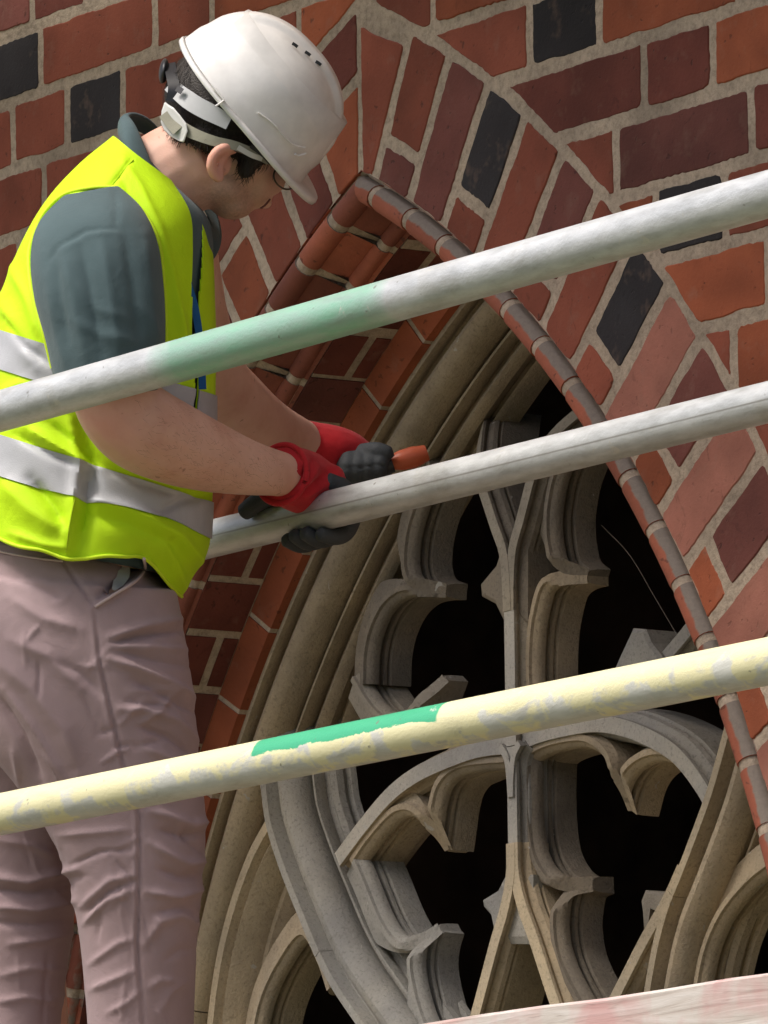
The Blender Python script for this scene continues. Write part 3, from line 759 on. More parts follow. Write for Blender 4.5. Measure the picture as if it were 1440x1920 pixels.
def loft_grid(rings, nv, nu, e=.9):
    """rings: (Lx, Ly, Rx, Ry, w, rd); returns (nv,nu,3) of (px,py,w) and the ring angles"""
    R = catmull_param(np.array(rings, float), nv)
    th = np.linspace(0, 2 * math.pi, nu, endpoint=False)
    c, s = np.cos(th), np.sin(th); c = np.sign(c) * np.abs(c) ** e; s = np.sign(s) * np.abs(s) ** e
    cx, cy = (R[:, 0] + R[:, 2]) / 2, (R[:, 1] + R[:, 3]) / 2; ax, ay = (R[:, 2] - R[:, 0]) / 2, (R[:, 3] - R[:, 1]) / 2
    G = np.stack([cx[:, None] + ax[:, None] * c, cy[:, None] + ay[:, None] * c, R[:, 4][:, None] + R[:, 5][:, None] * s], -1)
    return G, th
def catmull_param(p, n):
    q = np.vstack([2 * p[0] - p[1], p, 2 * p[-1] - p[-2]]); m = len(p) - 1; out = []
    for u in np.linspace(0, m, n):
        i = min(int(u), m - 1); t = u - i; a, b, c, d = q[i], q[i + 1], q[i + 2], q[i + 3]
        out.append(.5 * (2 * b + (c - a) * t + (2 * a - 5 * b + 4 * c - d) * t * t + (3 * b - a - 3 * c + d) * t ** 3))
    return np.array(out)
def grid_world(G):
    d = TB + G[..., 2]
    return CAM + d[..., None] * (FWD + ((G[..., 0] - 720) / FPX)[..., None] * RGT - ((G[..., 1] - 960) / FPX)[..., None] * UPV)
def loft(rings, nv=40, nu=40, e=.9):
    G, th = loft_grid(rings, nv, nu, e); V = grid_world(G).reshape(-1, 3)
    F = [(i * nu + j, i * nu + (j + 1) % nu, (i + 1) * nu + (j + 1) % nu, (i + 1) * nu + j) for i in range(nv - 1) for j in range(nu)]
    F += [tuple(range(nu))[::-1], tuple(range((nv - 1) * nu, nv * nu))]
    return V, F
def limb(pts, n=None, nu=18):
    """tapering round limb: (px,py,w,r)"""
    p = np.array(pts, float); Q = np.array([[*C(*a[:3]), a[3]] for a in p]); Q = catmull_param(Q, n or 6 * len(p)); V = []
    up = np.array([.31, .17, .93])
    for i in range(len(Q)):
        t = Q[min(i + 1, len(Q) - 1), :3] - Q[max(i - 1, 0), :3]; t /= np.linalg.norm(t)
        a = np.cross(t, up); a /= np.linalg.norm(a); b = np.cross(t, a)
        for k in range(nu):
            h = 2 * math.pi * k / nu; V.append(Q[i, :3] + Q[i, 3] * (math.cos(h) * a + math.sin(h) * b))
    m = len(Q)
    F = [(i * nu + k, i * nu + (k + 1) % nu, (i + 1) * nu + (k + 1) % nu, (i + 1) * nu + k) for i in range(m - 1) for k in range(nu)]
    V += [Q[0, :3] - (Q[1, :3] - Q[0, :3]) / max(1e-9, np.linalg.norm(Q[1, :3] - Q[0, :3])) * Q[0, 3] * .7, Q[-1, :3] + (Q[-1, :3] - Q[-2, :3]) / max(1e-9, np.linalg.norm(Q[-1, :3] - Q[-2, :3])) * Q[-1, 3] * .7]
    a, b = len(V) - 2, len(V) - 1
    F += [(k, a, (k + 1) % nu) for k in range(nu)] + [((m - 1) * nu + k, (m - 1) * nu + (k + 1) % nu, b) for k in range(nu)]
    return np.array(V), F
def limb_w(pts, nu=14, n=None):
    q = to_px(np.array([p[:3] for p in pts])); return limb([(*q[i], pts[i][3]) for i in range(len(pts))], n, nu)
def ell(px, py, w, rx, ry, rd, rot=0.0, n=24):
    """ellipsoid, radii rx, ry in photo pixels (turned by rot degrees), rd metres in depth"""
    c, s = math.cos(math.radians(rot)), math.sin(math.radians(rot)); V = []; F = []
    for i in range(n + 1):
        la = math.pi * i / n - math.pi / 2
        for k in range(n):
            lo = 2 * math.pi * k / n
            a, b, d = rx * math.cos(la) * math.cos(lo), ry * math.sin(la), rd * math.cos(la) * math.sin(lo)
            V.append(C(px + a * c - b * s, py + a * s + b * c, w + d))
    for i in range(n):
        for k in range(n): F.append((i * n + k, i * n + (k + 1) % n, (i + 1) * n + (k + 1) % n, (i + 1) * n + k))
    return np.array(V), F
def join(parts):
    V = []; F = []
    for v, f in parts:
        o = len(V); V += [tuple(x) for x in v]; F += [tuple(i + o for i in q) for q in f]
    return V, F
def seg_dist(P, pts):
    """distance of px points P (n,2) to a polyline, and position 0..1 along it"""
    pts = np.array(pts, float); best = np.full(len(P), 1e9); pos = np.zeros(len(P)); L = np.r_[0, np.cumsum(np.linalg.norm(np.diff(pts, axis=0), axis=1))]
    for i in range(len(pts) - 1):
        a, b = pts[i], pts[i + 1]; d = b - a; l2 = d @ d
        t = np.clip(((P - a) @ d) / l2, 0, 1); q = a + t[:, None] * d; r = np.linalg.norm(P - q, axis=1)
        k = r < best; best[k] = r[k]; pos[k] = (L[i] + t[k] * math.sqrt(l2)) / L[-1]
    return best, pos
def fold(V, N, strokes, near=True):
    """push cloth out (ridge) or in (valley) along strokes drawn on its camera side; every fold has its own width and height"""
    px = to_px(V); out = np.zeros(len(V)); face = -(N @ FWD)
    fade = np.clip((face + .25) / .4, 0, 1)
    for pts, w, amp in strokes:
        d, t = seg_dist(px[:, :2], pts)
        out += amp * np.exp(-(d / w) ** 1.5) * np.sqrt(np.clip(np.sin(math.pi * np.clip(t, .04, .96)) * 1.6, 0, 1)) * fade
    return V + N * out[:, None]
def remeshed(name, parts, mat, parent, voxel=.005, smooth=6, strokes=None, sfac=.5, wob=0.0):
    V, F = join(parts)
    me = bpy.data.meshes.new(name + '_tmp'); me.from_pydata([tuple(map(float, v)) for v in V], [], F); me.update()
    o = bpy.data.objects.new(name + '_tmp', me); COL.objects.link(o)
    bm = bmesh.new(); bm.from_mesh(me); bmesh.ops.recalc_face_normals(bm, faces=bm.faces); bm.to_mesh(me); bm.free()
    r = o.modifiers.new('r', 'REMESH'); r.mode = 'VOXEL'; r.voxel_size = voxel; r.adaptivity = 0
    sm = o.modifiers.new('s', 'SMOOTH'); sm.factor = sfac; sm.iterations = smooth
    dg = bpy.context.evaluated_depsgraph_get(); ev = o.evaluated_get(dg); m2 = bpy.data.meshes.new_from_object(ev)
    bpy.data.objects.remove(o); bpy.data.meshes.remove(me)
    n = len(m2.vertices); co = np.zeros(n * 3); m2.vertices.foreach_get('co', co); co = co.reshape(-1, 3)
    if strokes or wob:
        no = np.zeros(n * 3); m2.vertex_normals.foreach_get('vector', no); no = no.reshape(-1, 3)
        if wob:
            co = co + no * np.array([mnoise.noise(Vector(p) * 11) for p in co])[:, None] * wob
        if strokes: co = fold(co, no, strokes)
        m2.vertices.foreach_set('co', co.reshape(-1))
    m2.name = name; m2.materials.clear(); m2.materials.append(mat)
    m2.polygons.foreach_set('use_smooth', [True] * len(m2.polygons)); m2.update()
    ob = bpy.data.objects.new(name, m2); COL.objects.link(ob); adopt(ob, parent); return ob
def ribbon(name, pts, half, mat, parent, thick=.0015, n=24, taper=None):
    """strip of webbing: px path (px,py,w), half width in px, lying across the line of sight"""
    p = catmull(np.array(pts, float), n); V = []; m = len(p)
    for i in range(m):
        t = p[min(i + 1, m - 1), :2] - p[max(i - 1, 0), :2]; t /= np.linalg.norm(t); q = np.array([-t[1], t[0]]); h = half if taper is None else np.interp(i / (m - 1), np.linspace(0, 1, len(taper)), taper)
        for dw in (0, thick):
            for s in (-1, 1): V.append(C(p[i, 0] + s * h * q[0], p[i, 1] + s * h * q[1], p[i, 2] + dw))
    F = []
    for i in range(m - 1):
        a, b = 4 * i, 4 * i + 4
        for j, k in ((0, 1), (1, 3), (3, 2), (2, 0)): F.append((a + j, a + k, b + k, b + j))
    F += [(0, 1, 3, 2), (4 * m - 4, 4 * m - 3, 4 * m - 1, 4 * m - 2)]
    o = mesh(name, V, F, mat, parent, True); fix_normals(o); o.data.set_sharp_from_angle(angle=math.radians(40)); return o
def wirepx(name, pts, r, mat, parent, n=None, nseg=8):
    return tube_obj(name, [C(*p) for p in pts], r, mat, parent, nseg, None, n)

# body: one continuous skin (head, neck, arms, and the trunk and legs under the clothes)
ear = [limb([(441, 283, -.078, .0045), (424, 276, -.086, .0062), (404, 288, -.089, .0066), (396, 308, -.088, .0064), (402, 328, -.083, .0062), (414, 336, -.078, .006)], 30, 10), ell(420, 308, -.064, 15, 24, .010, 12), limb([(430, 290, -.078, .003), (418, 300, -.081, .0036), (414, 316, -.080, .0036), (420, 326, -.077, .003)], 20, 8)]
body_parts = [
    ell(436, 205, .004, 116, 100, .072, 49), ell(452, 296, .012, 66, 78, .060, -20), ell(418, 345, .01, 66, 50, .056, 10), ell(436, 378, .012, 44, 34, .040, 0), ell(488, 340, .018, 34, 54, .046, 18),
    ell(520, 345, .03, 14, 22, .014, 30), ell(498, 380, .03, 12, 12, .018), ell(372, 318, .0, 58, 58, .055),
    limb([(255, 420, 0, .078), (285, 365, 0, .064), (325, 325, 0, .056), (380, 300, 0, .056)]),
    *ear,
    loft([(-60, 1010, 330, 1080, 0, .14), (-50, 850, 370, 960, 0, .14), (-20, 680, 380, 800, 0, .14), (50, 500, 380, 600, 0, .15), (110, 420, 370, 480, 0, .15), (190, 350, 330, 400, 0, .10), (240, 300, 320, 350, 0, .05)], 30, 30),
    limb([(205, 460, -.16, .040), (195, 520, -.215, .050), (196, 620, -.235, .055), (206, 700, -.24, .050), (222, 762, -.235, .0475), (262, 800, -.215, .0505), (325, 831, -.17, .0475), (395, 857, -.115, .0405), (465, 877, -.06, .032), (525, 889, -.005, .0262), (575, 905, .045, .026)], 70),
    limb([(320, 470, .15, .055), (350, 600, .20, .05), (385, 700, .23, .046), (440, 762, .31, .044), (505, 806, .40, .036), (575, 838, .47, .029)], 50),
    limb([(150, 1130, -.085, .085), (180, 1350, -.09, .08), (240, 1600, -.09, .062), (262, 1800, -.09, .052), (262, 2050, -.09, .052), (250, 2350, -.09, .036), (250, 2520, -.09, .038)], 40),
    limb([(100, 1130, .085, .085), (60, 1350, .09, .08), (40, 1600, .1, .062), (40, 1800, .1, .052), (50, 2050, .1, .052), (55, 2350, .1, .036), (55, 2520, .1, .038)], 40),
]
person = remeshed('person', body_parts, SKIN, None, .0031, 4)
tag(person, 'person in white helmet, yellow vest and mauve trousers leaning towards the stone window', 'person')

def arm_hair():
    me = person.data; n = len(me.vertices); co = np.zeros(n * 3); me.vertices.foreach_get('co', co); co = co.reshape(-1, 3); no = np.zeros(n * 3); me.vertex_normals.foreach_get('vector', no); no = no.reshape(-1, 3); q = to_px(co)
    ok = np.where((q[:, 2] < .08) & (q[:, 0] > 250) & (q[:, 0] < 530) & (q[:, 1] > 750) & (q[:, 1] < 920) & (no @ FWD < .2))[0]; rs = np.random.RandomState(9); V = []; F = []
    for i in rs.choice(ok, min(900, len(ok)), replace=False):
        a = co[i]; nn = no[i]; t = .8 * RGT - .5 * UPV + .5 * rs.randn() * UPV; t = t - nn * (t @ nn) + nn * .35; t /= np.linalg.norm(t); L = rs.uniform(.005, .011); s_ = np.cross(t, nn); s_ *= .00011 / np.linalg.norm(s_)
        k = len(V); V += [a - s_, a + s_, a + t * L - nn * L * .2]; F.append((k, k + 1, k + 2))
    tag(mesh('arm_hair', V, F, plain('arm_hair', (.12, .06, .035), .6), person), kind='stuff')
arm_hair()
# trousers --------------------------------------------------------------------
tr_strokes = [
    # side seam: a fine welt
    ([(178, 1140), (188, 1240), (212, 1345), (236, 1450), (262, 1530), (261, 1650), (258, 1770), (270, 1930)], 4, -.0030),
    ([(170, 1140), (180, 1240), (203, 1345), (227, 1450), (254, 1530), (253, 1650), (250, 1770), (261, 1930)], 5, .0016),
    # slant pocket
    ([(118, 1050), (150, 1098), (178, 1138)], 4, -.003), ([(178, 1138), (222, 1110), (258, 1086), (272, 1064), (270, 1052)], 6, .0055), ([(192, 1114), (228, 1088), (246, 1064)], 13, -.012),
    # thigh
    ([(-20, 1225), (60, 1290), (120, 1370), (150, 1450)], 26, .007), ([(-10, 1300), (40, 1380), (75, 1470)], 13, -.008), ([(10, 1290), (60, 1360), (110, 1440), (130, 1480)], 10, .005), ([(20, 1200), (90, 1230), (150, 1290)], 16, .004),
    ([(345, 1160), (280, 1172), (205, 1196)], 9, .006), ([(338, 1182), (270, 1190), (210, 1204)], 7, -.006), ([(350, 1218), (280, 1214), (212, 1212)], 9, .005), ([(355, 1250), (300, 1240), (225, 1222)], 6, -.004),
    ([(368, 1310), (320, 1280), (260, 1255), (205, 1235)], 10, .007), ([(366, 1335), (310, 1305), (250, 1275)], 8, -.005), ([(372, 1390), (330, 1350), (270, 1330), (225, 1330)], 11, .006), ([(370, 1420), (320, 1382), (262, 1362)], 8, -.006), ([(330, 1300), (295, 1335), (262, 1358)], 7, .004), ([(376, 1450), (330, 1430), (270, 1400)], 12, .006),
    ([(20, 1120), (80, 1160), (150, 1180)], 16, .004), ([(0, 1080), (60, 1095), (110, 1120)], 9, -.003), ([(100, 1240), (150, 1260), (190, 1300)], 12, -.003),
    # knee
    ([(397, 1538), (360, 1548), (310, 1528), (280, 1520)], 11, .009), ([(380, 1562), (345, 1568), (300, 1556)], 9, -.008), ([(388, 1614), (350, 1620), (312, 1600), (282, 1580)], 11, .010), ([(376, 1640), (340, 1645), (300, 1630)], 9, -.008), ([(386, 1664), (335, 1682), (275, 1672)], 10, .008), ([(374, 1596), (352, 1572), (346, 1552)], 8, -.006),
    ([(380, 1740), (340, 1716), (300, 1728), (272, 1770)], 11, .006), ([(372, 1700), (330, 1704), (290, 1712)], 8, -.005), ([(330, 1840), (300, 1838), (282, 1852)], 8, .004),
    ([(116, 1566), (160, 1562), (240, 1556)], 8, .004), ([(134, 1622), (185, 1598), (245, 1592)], 5, -.004), ([(152, 1700), (205, 1652), (252, 1640)], 8, .005), ([(158, 1732), (200, 1690), (250, 1668)], 7, .005), ([(160, 1712), (205, 1672), (250, 1652)], 5, -.004),
    ([(166, 1810), (220, 1770), (250, 1760)], 7, .004), ([(168, 1856), (215, 1836), (250, 1820)], 8, .004), ([(200, 1900), (240, 1880), (260, 1860)], 6, .003),
    ([(300, 1900), (320, 1860), (350, 1840)], 9, .003), ([(310, 1800), (340, 1780), (372, 1780)], 9, -.003),
    # far leg
    ([(-20, 1642), (50, 1654), (100, 1640), (142, 1630)], 10, .009), ([(-20, 1668), (60, 1676), (130, 1660)], 9, -.008), ([(-10, 1700), (70, 1706), (140, 1690)], 10, .009), ([(-10, 1730), (60, 1734), (130, 1724)], 9, -.006), ([(0, 1575), (60, 1585), (110, 1610)], 9, .005), ([(20, 1770), (80, 1762), (135, 1750)], 9, .006), ([(0, 1830), (60, 1815), (120, 1820)], 9, .004), ([(90, 1790), (85, 1850), (80, 1930)], 5, -.003), ([(-10, 1880), (50, 1870), (115, 1880)], 8, .004),
]
random.seed(21)
for k in range(46):   # small creases
    x, y = random.uniform(20, 350), random.uniform(1130, 1900); a = random.choice((random.uniform(-.9, .2), random.uniform(.9, 1.7))); l = random.uniform(30, 95)
    tr_strokes.append(([(x, y), (x + l * .5 * math.cos(a), y + l * .5 * math.sin(a) + random.uniform(-6, 6)), (x + l * math.cos(a), y + l * math.sin(a))], random.uniform(3.5, 7), random.choice((-1, 1, 1)) * random.uniform(.001, .0032)))
near_leg = [(-75, 1080, 330, 1105, -.07, .10), (-80, 1200, 346, 1190, -.085, .10), (-62, 1300, 364, 1300, -.09, .098), (-25, 1400, 372, 1400, -.09, .095), (35, 1480, 382, 1490, -.09, .092), (88, 1560, 386, 1560, -.09, .088), (126, 1650, 380, 1650, -.09, .084), (148, 1750, 372, 1740, -.09, .08), (159, 1850, 366, 1850, -.09, .078), (165, 1950, 362, 1950, -.09, .076), (166, 2150, 350, 2150, -.09, .074), (160, 2350, 335, 2350, -.09, .07), (162, 2540, 332, 2540, -.09, .07)]
far_leg = [(-125, 1120, 250, 1130, .085, .10), (-115, 1300, 240, 1300, .09, .10), (-98, 1450, 190, 1450, .09, .095), (-80, 1560, 146, 1560, .095, .09), (-66, 1660, 143, 1660, .1, .085), (-60, 1750, 136, 1750, .1, .08), (-52, 1850, 122, 1850, .1, .076), (-45, 1950, 116, 1950, .1, .075), (-30, 2150, 122, 2150, .1, .074), (-20, 2350, 125, 2350, .1, .07), (-20, 2540, 125, 2540, .1, .07)]
pelvis = [(-72, 1000, 292, 1072, 0, .15), (-85, 1100, 332, 1115, 0, .168), (-100, 1230, 338, 1230, 0, .17), (-92, 1370, 320, 1370, 0, .15)]
tr_strokes = [(q, w * .78, a * (1.25 if q[0][1] < 1500 else .85)) for q, w, a in tr_strokes]
trousers = remeshed('trousers', [loft(near_leg, 60, 40), loft(far_leg, 60, 40), loft(pelvis, 30, 40)], TROUS, person, .0032, 8, tr_strokes, wob=.0016)
TRPX = to_px(np.array([v.co for v in trousers.data.vertices]))
def near_surf(ob, px, py, k=12):
    q = TRPX; d = np.hypot(q[:, 0] - px, q[:, 1] - py)
    i = np.where(d < 9)[0]; return q[i, 2].min() if len(i) else -.17
PEDGE = fabric('pocket_edge', (.58, .46, .45), .9)
wirepx('pocket_welt', [(x, y, near_surf(trousers, x, y) + .0006) for x, y in ((178, 1138), (200, 1124), (222, 1110), (244, 1097), (260, 1084), (272, 1066), (270, 1048))], .0019, PEDGE, trousers)
wirepx('waistband_seam', [(x, y, near_surf(trousers, x, y) + .0004) for x, y in ((-40, 1022), (0, 1034), (40, 1042), (80, 1048), (118, 1052))], .0014, PEDGE, trousers)

LINING = fabric('pocket_lining', (.55, .55, .53), .9)
ribbon('pocket_lining', [(x, y, near_surf(trousers, x, y) - .0012) for x, y in ((212, 1106), (222, 1092), (232, 1076), (238, 1060))], 9, LINING, trousers, .001, 10, (3, 11, 12, 6))
# polo shirt ------------------------------------------------------------------
sh_strokes = [([(120, 470), (140, 560), (165, 690)], 14, .006), ([(150, 450), (168, 540), (190, 660)], 9, -.005), ([(190, 440), (205, 540), (225, 680)], 12, .005), ([(235, 430), (248, 520), (262, 640)], 10, -.005), ([(270, 440), (280, 540), (290, 650)], 12, .005), ([(90, 520), (105, 610), (128, 700)], 10, .005),
              ([(104, 480), (112, 560), (130, 640)], 7, -.004), ([(140, 600), (190, 630), (260, 640)], 10, .004), ([(215, 352), (218, 390), (217, 428)], 4, -.003), ([(217, 428), (160, 432), (110, 462), (90, 490)], 4, -.0035), ([(216, 436), (165, 441), (116, 470)], 5, .002), ([(130, 520), (180, 580), (250, 600)], 8, .003), ([(250, 560), (280, 600), (300, 650)], 8, .004)]
sleeve = [(120, 366, 222, 347, -.150, .035), (72, 418, 266, 392, -.185, .07), (56, 480, 296, 458, -.205, .085), (64, 560, 307, 540, -.222, .085), (86, 640, 309, 620, -.232, .080), (100, 705, 304, 695, -.240, .074), (110, 742, 296, 732, -.245, .068)]
far_sleeve = [(240, 380, 380, 400, .12, .05), (240, 470, 390, 470, .16, .075), (270, 580, 405, 580, .19, .07), (300, 660, 420, 650, .21, .062)]
torso = [(-66, 1000, 325, 1080, 0, .150), (-55, 840, 380, 960, 0, .152), (-30, 680, 388, 800, 0, .152), (25, 530, 395, 640, 0, .155), (80, 420, 398, 530, 0, .155), (140, 345, 400, 450, 0, .135), (215, 285, 385, 400, 0, .095), (255, 270, 330, 350, 0, .05)]
sh_strokes = [(q, w * 1.15, a * .7) for q, w, a in sh_strokes]
shirt = remeshed('polo_shirt', [loft(sleeve, 40, 36), loft(far_sleeve, 30, 30), loft(torso, 50, 48)], SHIRT, person, .0042, 5, sh_strokes, wob=.0012)
# collar
ct = [(240, 214, .0), (252, 232, -.04), (268, 268, -.062), (292, 330, -.078), (322, 410, -.074), (348, 462, -.05), (372, 478, -.02), (398, 440, .03), (388, 400, .06), (340, 300, .075), (290, 232, .06), (258, 212, .03)]
cb = [(221, 246, .0), (228, 270, -.060), (246, 320, -.095), (276, 392, -.112), (310, 462, -.112), (338, 505, -.085), (366, 520, -.04), (410, 470, .03), (410, 410, .08), (360, 320, .10), (290, 262, .09), (240, 236, .05)]
def closed_catmull(p, n):
    p = np.array(p, float); q = np.vstack([p[-1], p, p[0], p[1]]); out = []; m = len(p)
    for u in np.linspace(0, m, n, endpoint=False):
        i = int(u); t = u - i; a, b, c, d = q[i], q[i + 1], q[i + 2], q[(i + 3)]
        out.append(.5 * (2 * b + (c - a) * t + (2 * a - 5 * b + 4 * c - d) * t * t + (3 * b - a - 3 * c + d) * t ** 3))
    return np.array(out)
def collar():
    n = 80; A = closed_catmull(ct, n); B = closed_catmull(cb, n); k = 7; V = []; F = []
    cen = grid_world(A).mean(0)
    for off in (0, .0045):
        for j in range(k):
            t = j / (k - 1); G = A * (1 - t) + B * t; Wd = grid_world(G); out = Wd - cen; out /= np.linalg.norm(out, axis=1)[:, None]
            Wd = Wd + out * (.006 * math.sin(math.pi * t) - off); V += list(Wd)
    for s in (0, 1):
        for j in range(k - 1):
            for i in range(n):
                b0 = s * k * n; F.append((b0 + j * n + i, b0 + j * n + (i + 1) % n, b0 + (j + 1) * n + (i + 1) % n, b0 + (j + 1) * n + i))
    for j in (0, k - 1):
        for i in range(n): F.append((j * n + i, j * n + (i + 1) % n, k * n + j * n + (i + 1) % n, k * n + j * n + i))
    o = mesh('collar', V, F, SHIRT, shirt, True); fix_normals(o)
collar()
for (x, y, w) in ((376, 530, -.072), (386, 575, -.066)):
    v, f = ell(x, y, w, 5, 6, .003); mesh('button', v, f, BLKP, shirt, True)
ribbon('lanyard', [(340, 486, -.128), (352, 530, -.125), (366, 580, -.118), (376, 650, -.11), (380, 730, -.108)], 7, BLUE, person, .0012)

# hi-vis vest -------------------------------------------------------------------
v_strokes = [([(128, 770), (150, 860), (136, 950), (124, 1045)], 10, .008), ([(150, 800), (175, 870), (160, 960), (150, 1040)], 14, -.012), ([(50, 800), (110, 838), (160, 868), (188, 880)], 9, .008), ([(30, 815), (90, 850), (140, 872)], 7, -.006), ([(90, 792), (140, 830), (170, 860)], 8, -.006),
             ([(150, 930), (240, 958), (330, 1000), (385, 1060)], 11, .009), ([(150, 960), (240, 980), (320, 1020), (350, 1070)], 14, -.006), ([(0, 900), (60, 960), (120, 1000)], 22, .008), ([(60, 900), (100, 950), (120, 985)], 12, -.010), ([(20, 1000), (80, 1022), (130, 1030)], 9, .005),
             ([(0, 560), (30, 620), (70, 690)], 14, .006), ([(10, 600), (50, 650), (90, 680)], 8, -.006), ([(20, 500), (50, 560), (80, 640)], 9, .005), ([(200, 840), (280, 880), (380, 910)], 22, .007), ([(180, 870), (260, 906), (340, 930)], 10, -.005), ([(300, 960), (340, 940), (385, 930)], 8, -.006), ([(300, 1000), (330, 1050), (345, 1100)], 10, .006), ([(260, 1000), (290, 1050), (310, 1080)], 10, -.002),
             ([(232, 300), (262, 350), (300, 430), (325, 520), (345, 640)], 8, .004), ([(225, 330), (248, 370), (280, 430)], 6, -.003), ([(330, 560), (350, 650), (362, 740)], 9, .005), ([(205, 350), (225, 325), (245, 300)], 4, -.003), ([(0, 740), (40, 720), (90, 740)], 10, .005)]
vr = [(-72, 985, 340, 1118, 0, .190), (-70, 910, 388, 1040, 0, .184), (-66, 835, 396, 980, 0, .174), (-50, 740, 400, 885, 0, .168), (-30, 650, 404, 785, 0, .165), (0, 550, 406, 670, 0, .167), (42, 450, 404, 560, 0, .168), (92, 368, 400, 470, 0, .162), (150, 306, 384, 410, 0, .135), (212, 254, 335, 352, 0, .092)]
def vest():
    nv, nu = 190, 260
    G, th = loft_grid(vr, nv, nu, .84)
    # hem: near side rises behind the seam and hangs to a point in front
    hemw = np.clip(1 - np.linspace(0, 1, nv) / .26, 0, 1) ** 1.3
    x = G[0, :, 0]; bumpy = np.interp(x, [-72, 0, 60, 120, 180, 230, 262, 290, 320, 345], [0, 2, 3, -1, -19, -42, -53, -37, -11, 0]) + 3 * np.sin(x / 17.)
    G[:, :, 1] += hemw[:, None] * bumpy[None] * (np.sin(th) < .3)[None]
    V = grid_world(G); dv = np.gradient(V, axis=0); du = np.roll(V, -1, 1) - np.roll(V, 1, 1); N = np.cross(du, dv); N /= np.linalg.norm(N, axis=2)[..., None] + 1e-12
    cen = V.mean(1, keepdims=True)
    if ((V - cen) * N).sum() < 0: N = -N
    Vf = fold(V.reshape(-1, 3), N.reshape(-1, 3), v_strokes).reshape(nv, nu, 3)
    Vf += N * (np.array([mnoise.noise(Vector(p) * 14) for p in Vf.reshape(-1, 3)]).reshape(nv, nu, 1) * .0022)
    ym = G[:, :, 1].mean(1); c, s = np.cos(th), np.sin(th)
    def piece(name, keep, off, mat, parent, thick):
        idx = {}; VV = []; FF = []
        def vid(i, j, k):
            j %= nu
            if (i, j, k) not in idx:
                idx[(i, j, k)] = len(VV); VV.append(Vf[i, j] + N[i, j] * (off - (thick if k else 0)))
            return idx[(i, j, k)]
        K = {(i, j) for i in range(nv - 1) for j in range(nu) if keep(i, j)}
        for i, j in K:
            FF.append((vid(i, j, 0), vid(i, j + 1, 0), vid(i + 1, j + 1, 0), vid(i + 1, j, 0)))
            FF.append((vid(i, j, 1), vid(i + 1, j, 1), vid(i + 1, j + 1, 1), vid(i, j + 1, 1)))
            for (a, b, ni, nj) in (((i, j), (i, j + 1), i - 1, j), ((i + 1, j), (i + 1, j + 1), i + 1, j), ((i, j), (i + 1, j), i, j - 1), ((i, j + 1), (i + 1, j + 1), i, j + 1)):
                if (ni, nj % nu) not in K: FF.append((vid(*a, 0), vid(*b, 0), vid(*b, 1), vid(*a, 1)))
        o = mesh(name, VV, FF, mat, parent, True); fix_normals(o); o.data.set_sharp_from_angle(angle=math.radians(60)); return o
    def open_front(i, j):
        y = G[i, j, 1]; lo = .70 + .05 * np.clip((y - 480) / 250, 0, 1); hi = .80 + .10 * np.clip((560 - y) / 150, 0, 1.6)
        return s[j] < 0 and y < 790 and lo < c[j] < hi
    vo = piece('hi_vis_vest', lambda i, j: not open_front(i, j), 0, VEST, person, .0016)
    BIND = fabric('vest_binding', (.66, .92, .03), .7, 1400)
    near = [j for j in range(nu) if s[j] < -.08]; near.sort(key=lambda j: th[j])
    tube_obj('edge_binding', [Vf[0, j] + N[0, j] * .0012 for j in near[::4]], .0022, BIND, vo, 8, None, 160)
    flat = Vf.reshape(-1, 3); fpx = to_px(flat); fN = N.reshape(-1, 3); camside = np.where(fN @ FWD < -.02)[0]
    def on_vest(x, y, off):
        i = camside[np.argmin(np.hypot(fpx[camside, 0] - x, fpx[camside, 1] - y))]; return C(x, y, fpx[i, 2] - off)
    tube_obj('edge_binding', [on_vest(x, y, .004) for x, y in ((216, 351), (170, 352), (118, 366), (78, 408), (57, 460), (54, 500), (62, 556), (80, 620), (98, 690))], .0024, BIND, vo, 8, None, 70)
    tube_obj('edge_binding', [on_vest(x, y, .004) for x, y in ((216, 351), (246, 374), (276, 408), (298, 456), (308, 540), (311, 620), (310, 660))], .0024, BIND, vo, 8, None, 60)
    STITCH = fabric('vest_stitch', (.45, .66, .01), .8)
    tube_obj('seam', [on_vest(x, y, .0008) for x, y in ((207, 351), (222, 332), (238, 312), (250, 300))], .0009, STITCH, vo, 6, None, 20)
    tube_obj('seam', [on_vest(x, y, .0006) for x, y in ((140, 936), (134, 965), (128, 1000), (124, 1036))], .0010, STITCH, vo, 6, None, 24)
    for yc in (907, 716):
        piece('reflective_strip', lambda i, j, yc=yc: abs(ym[i] - yc) < 35 and not open_front(i, j), .0022, TAPE, vo, .0012)
    return vo
vest()

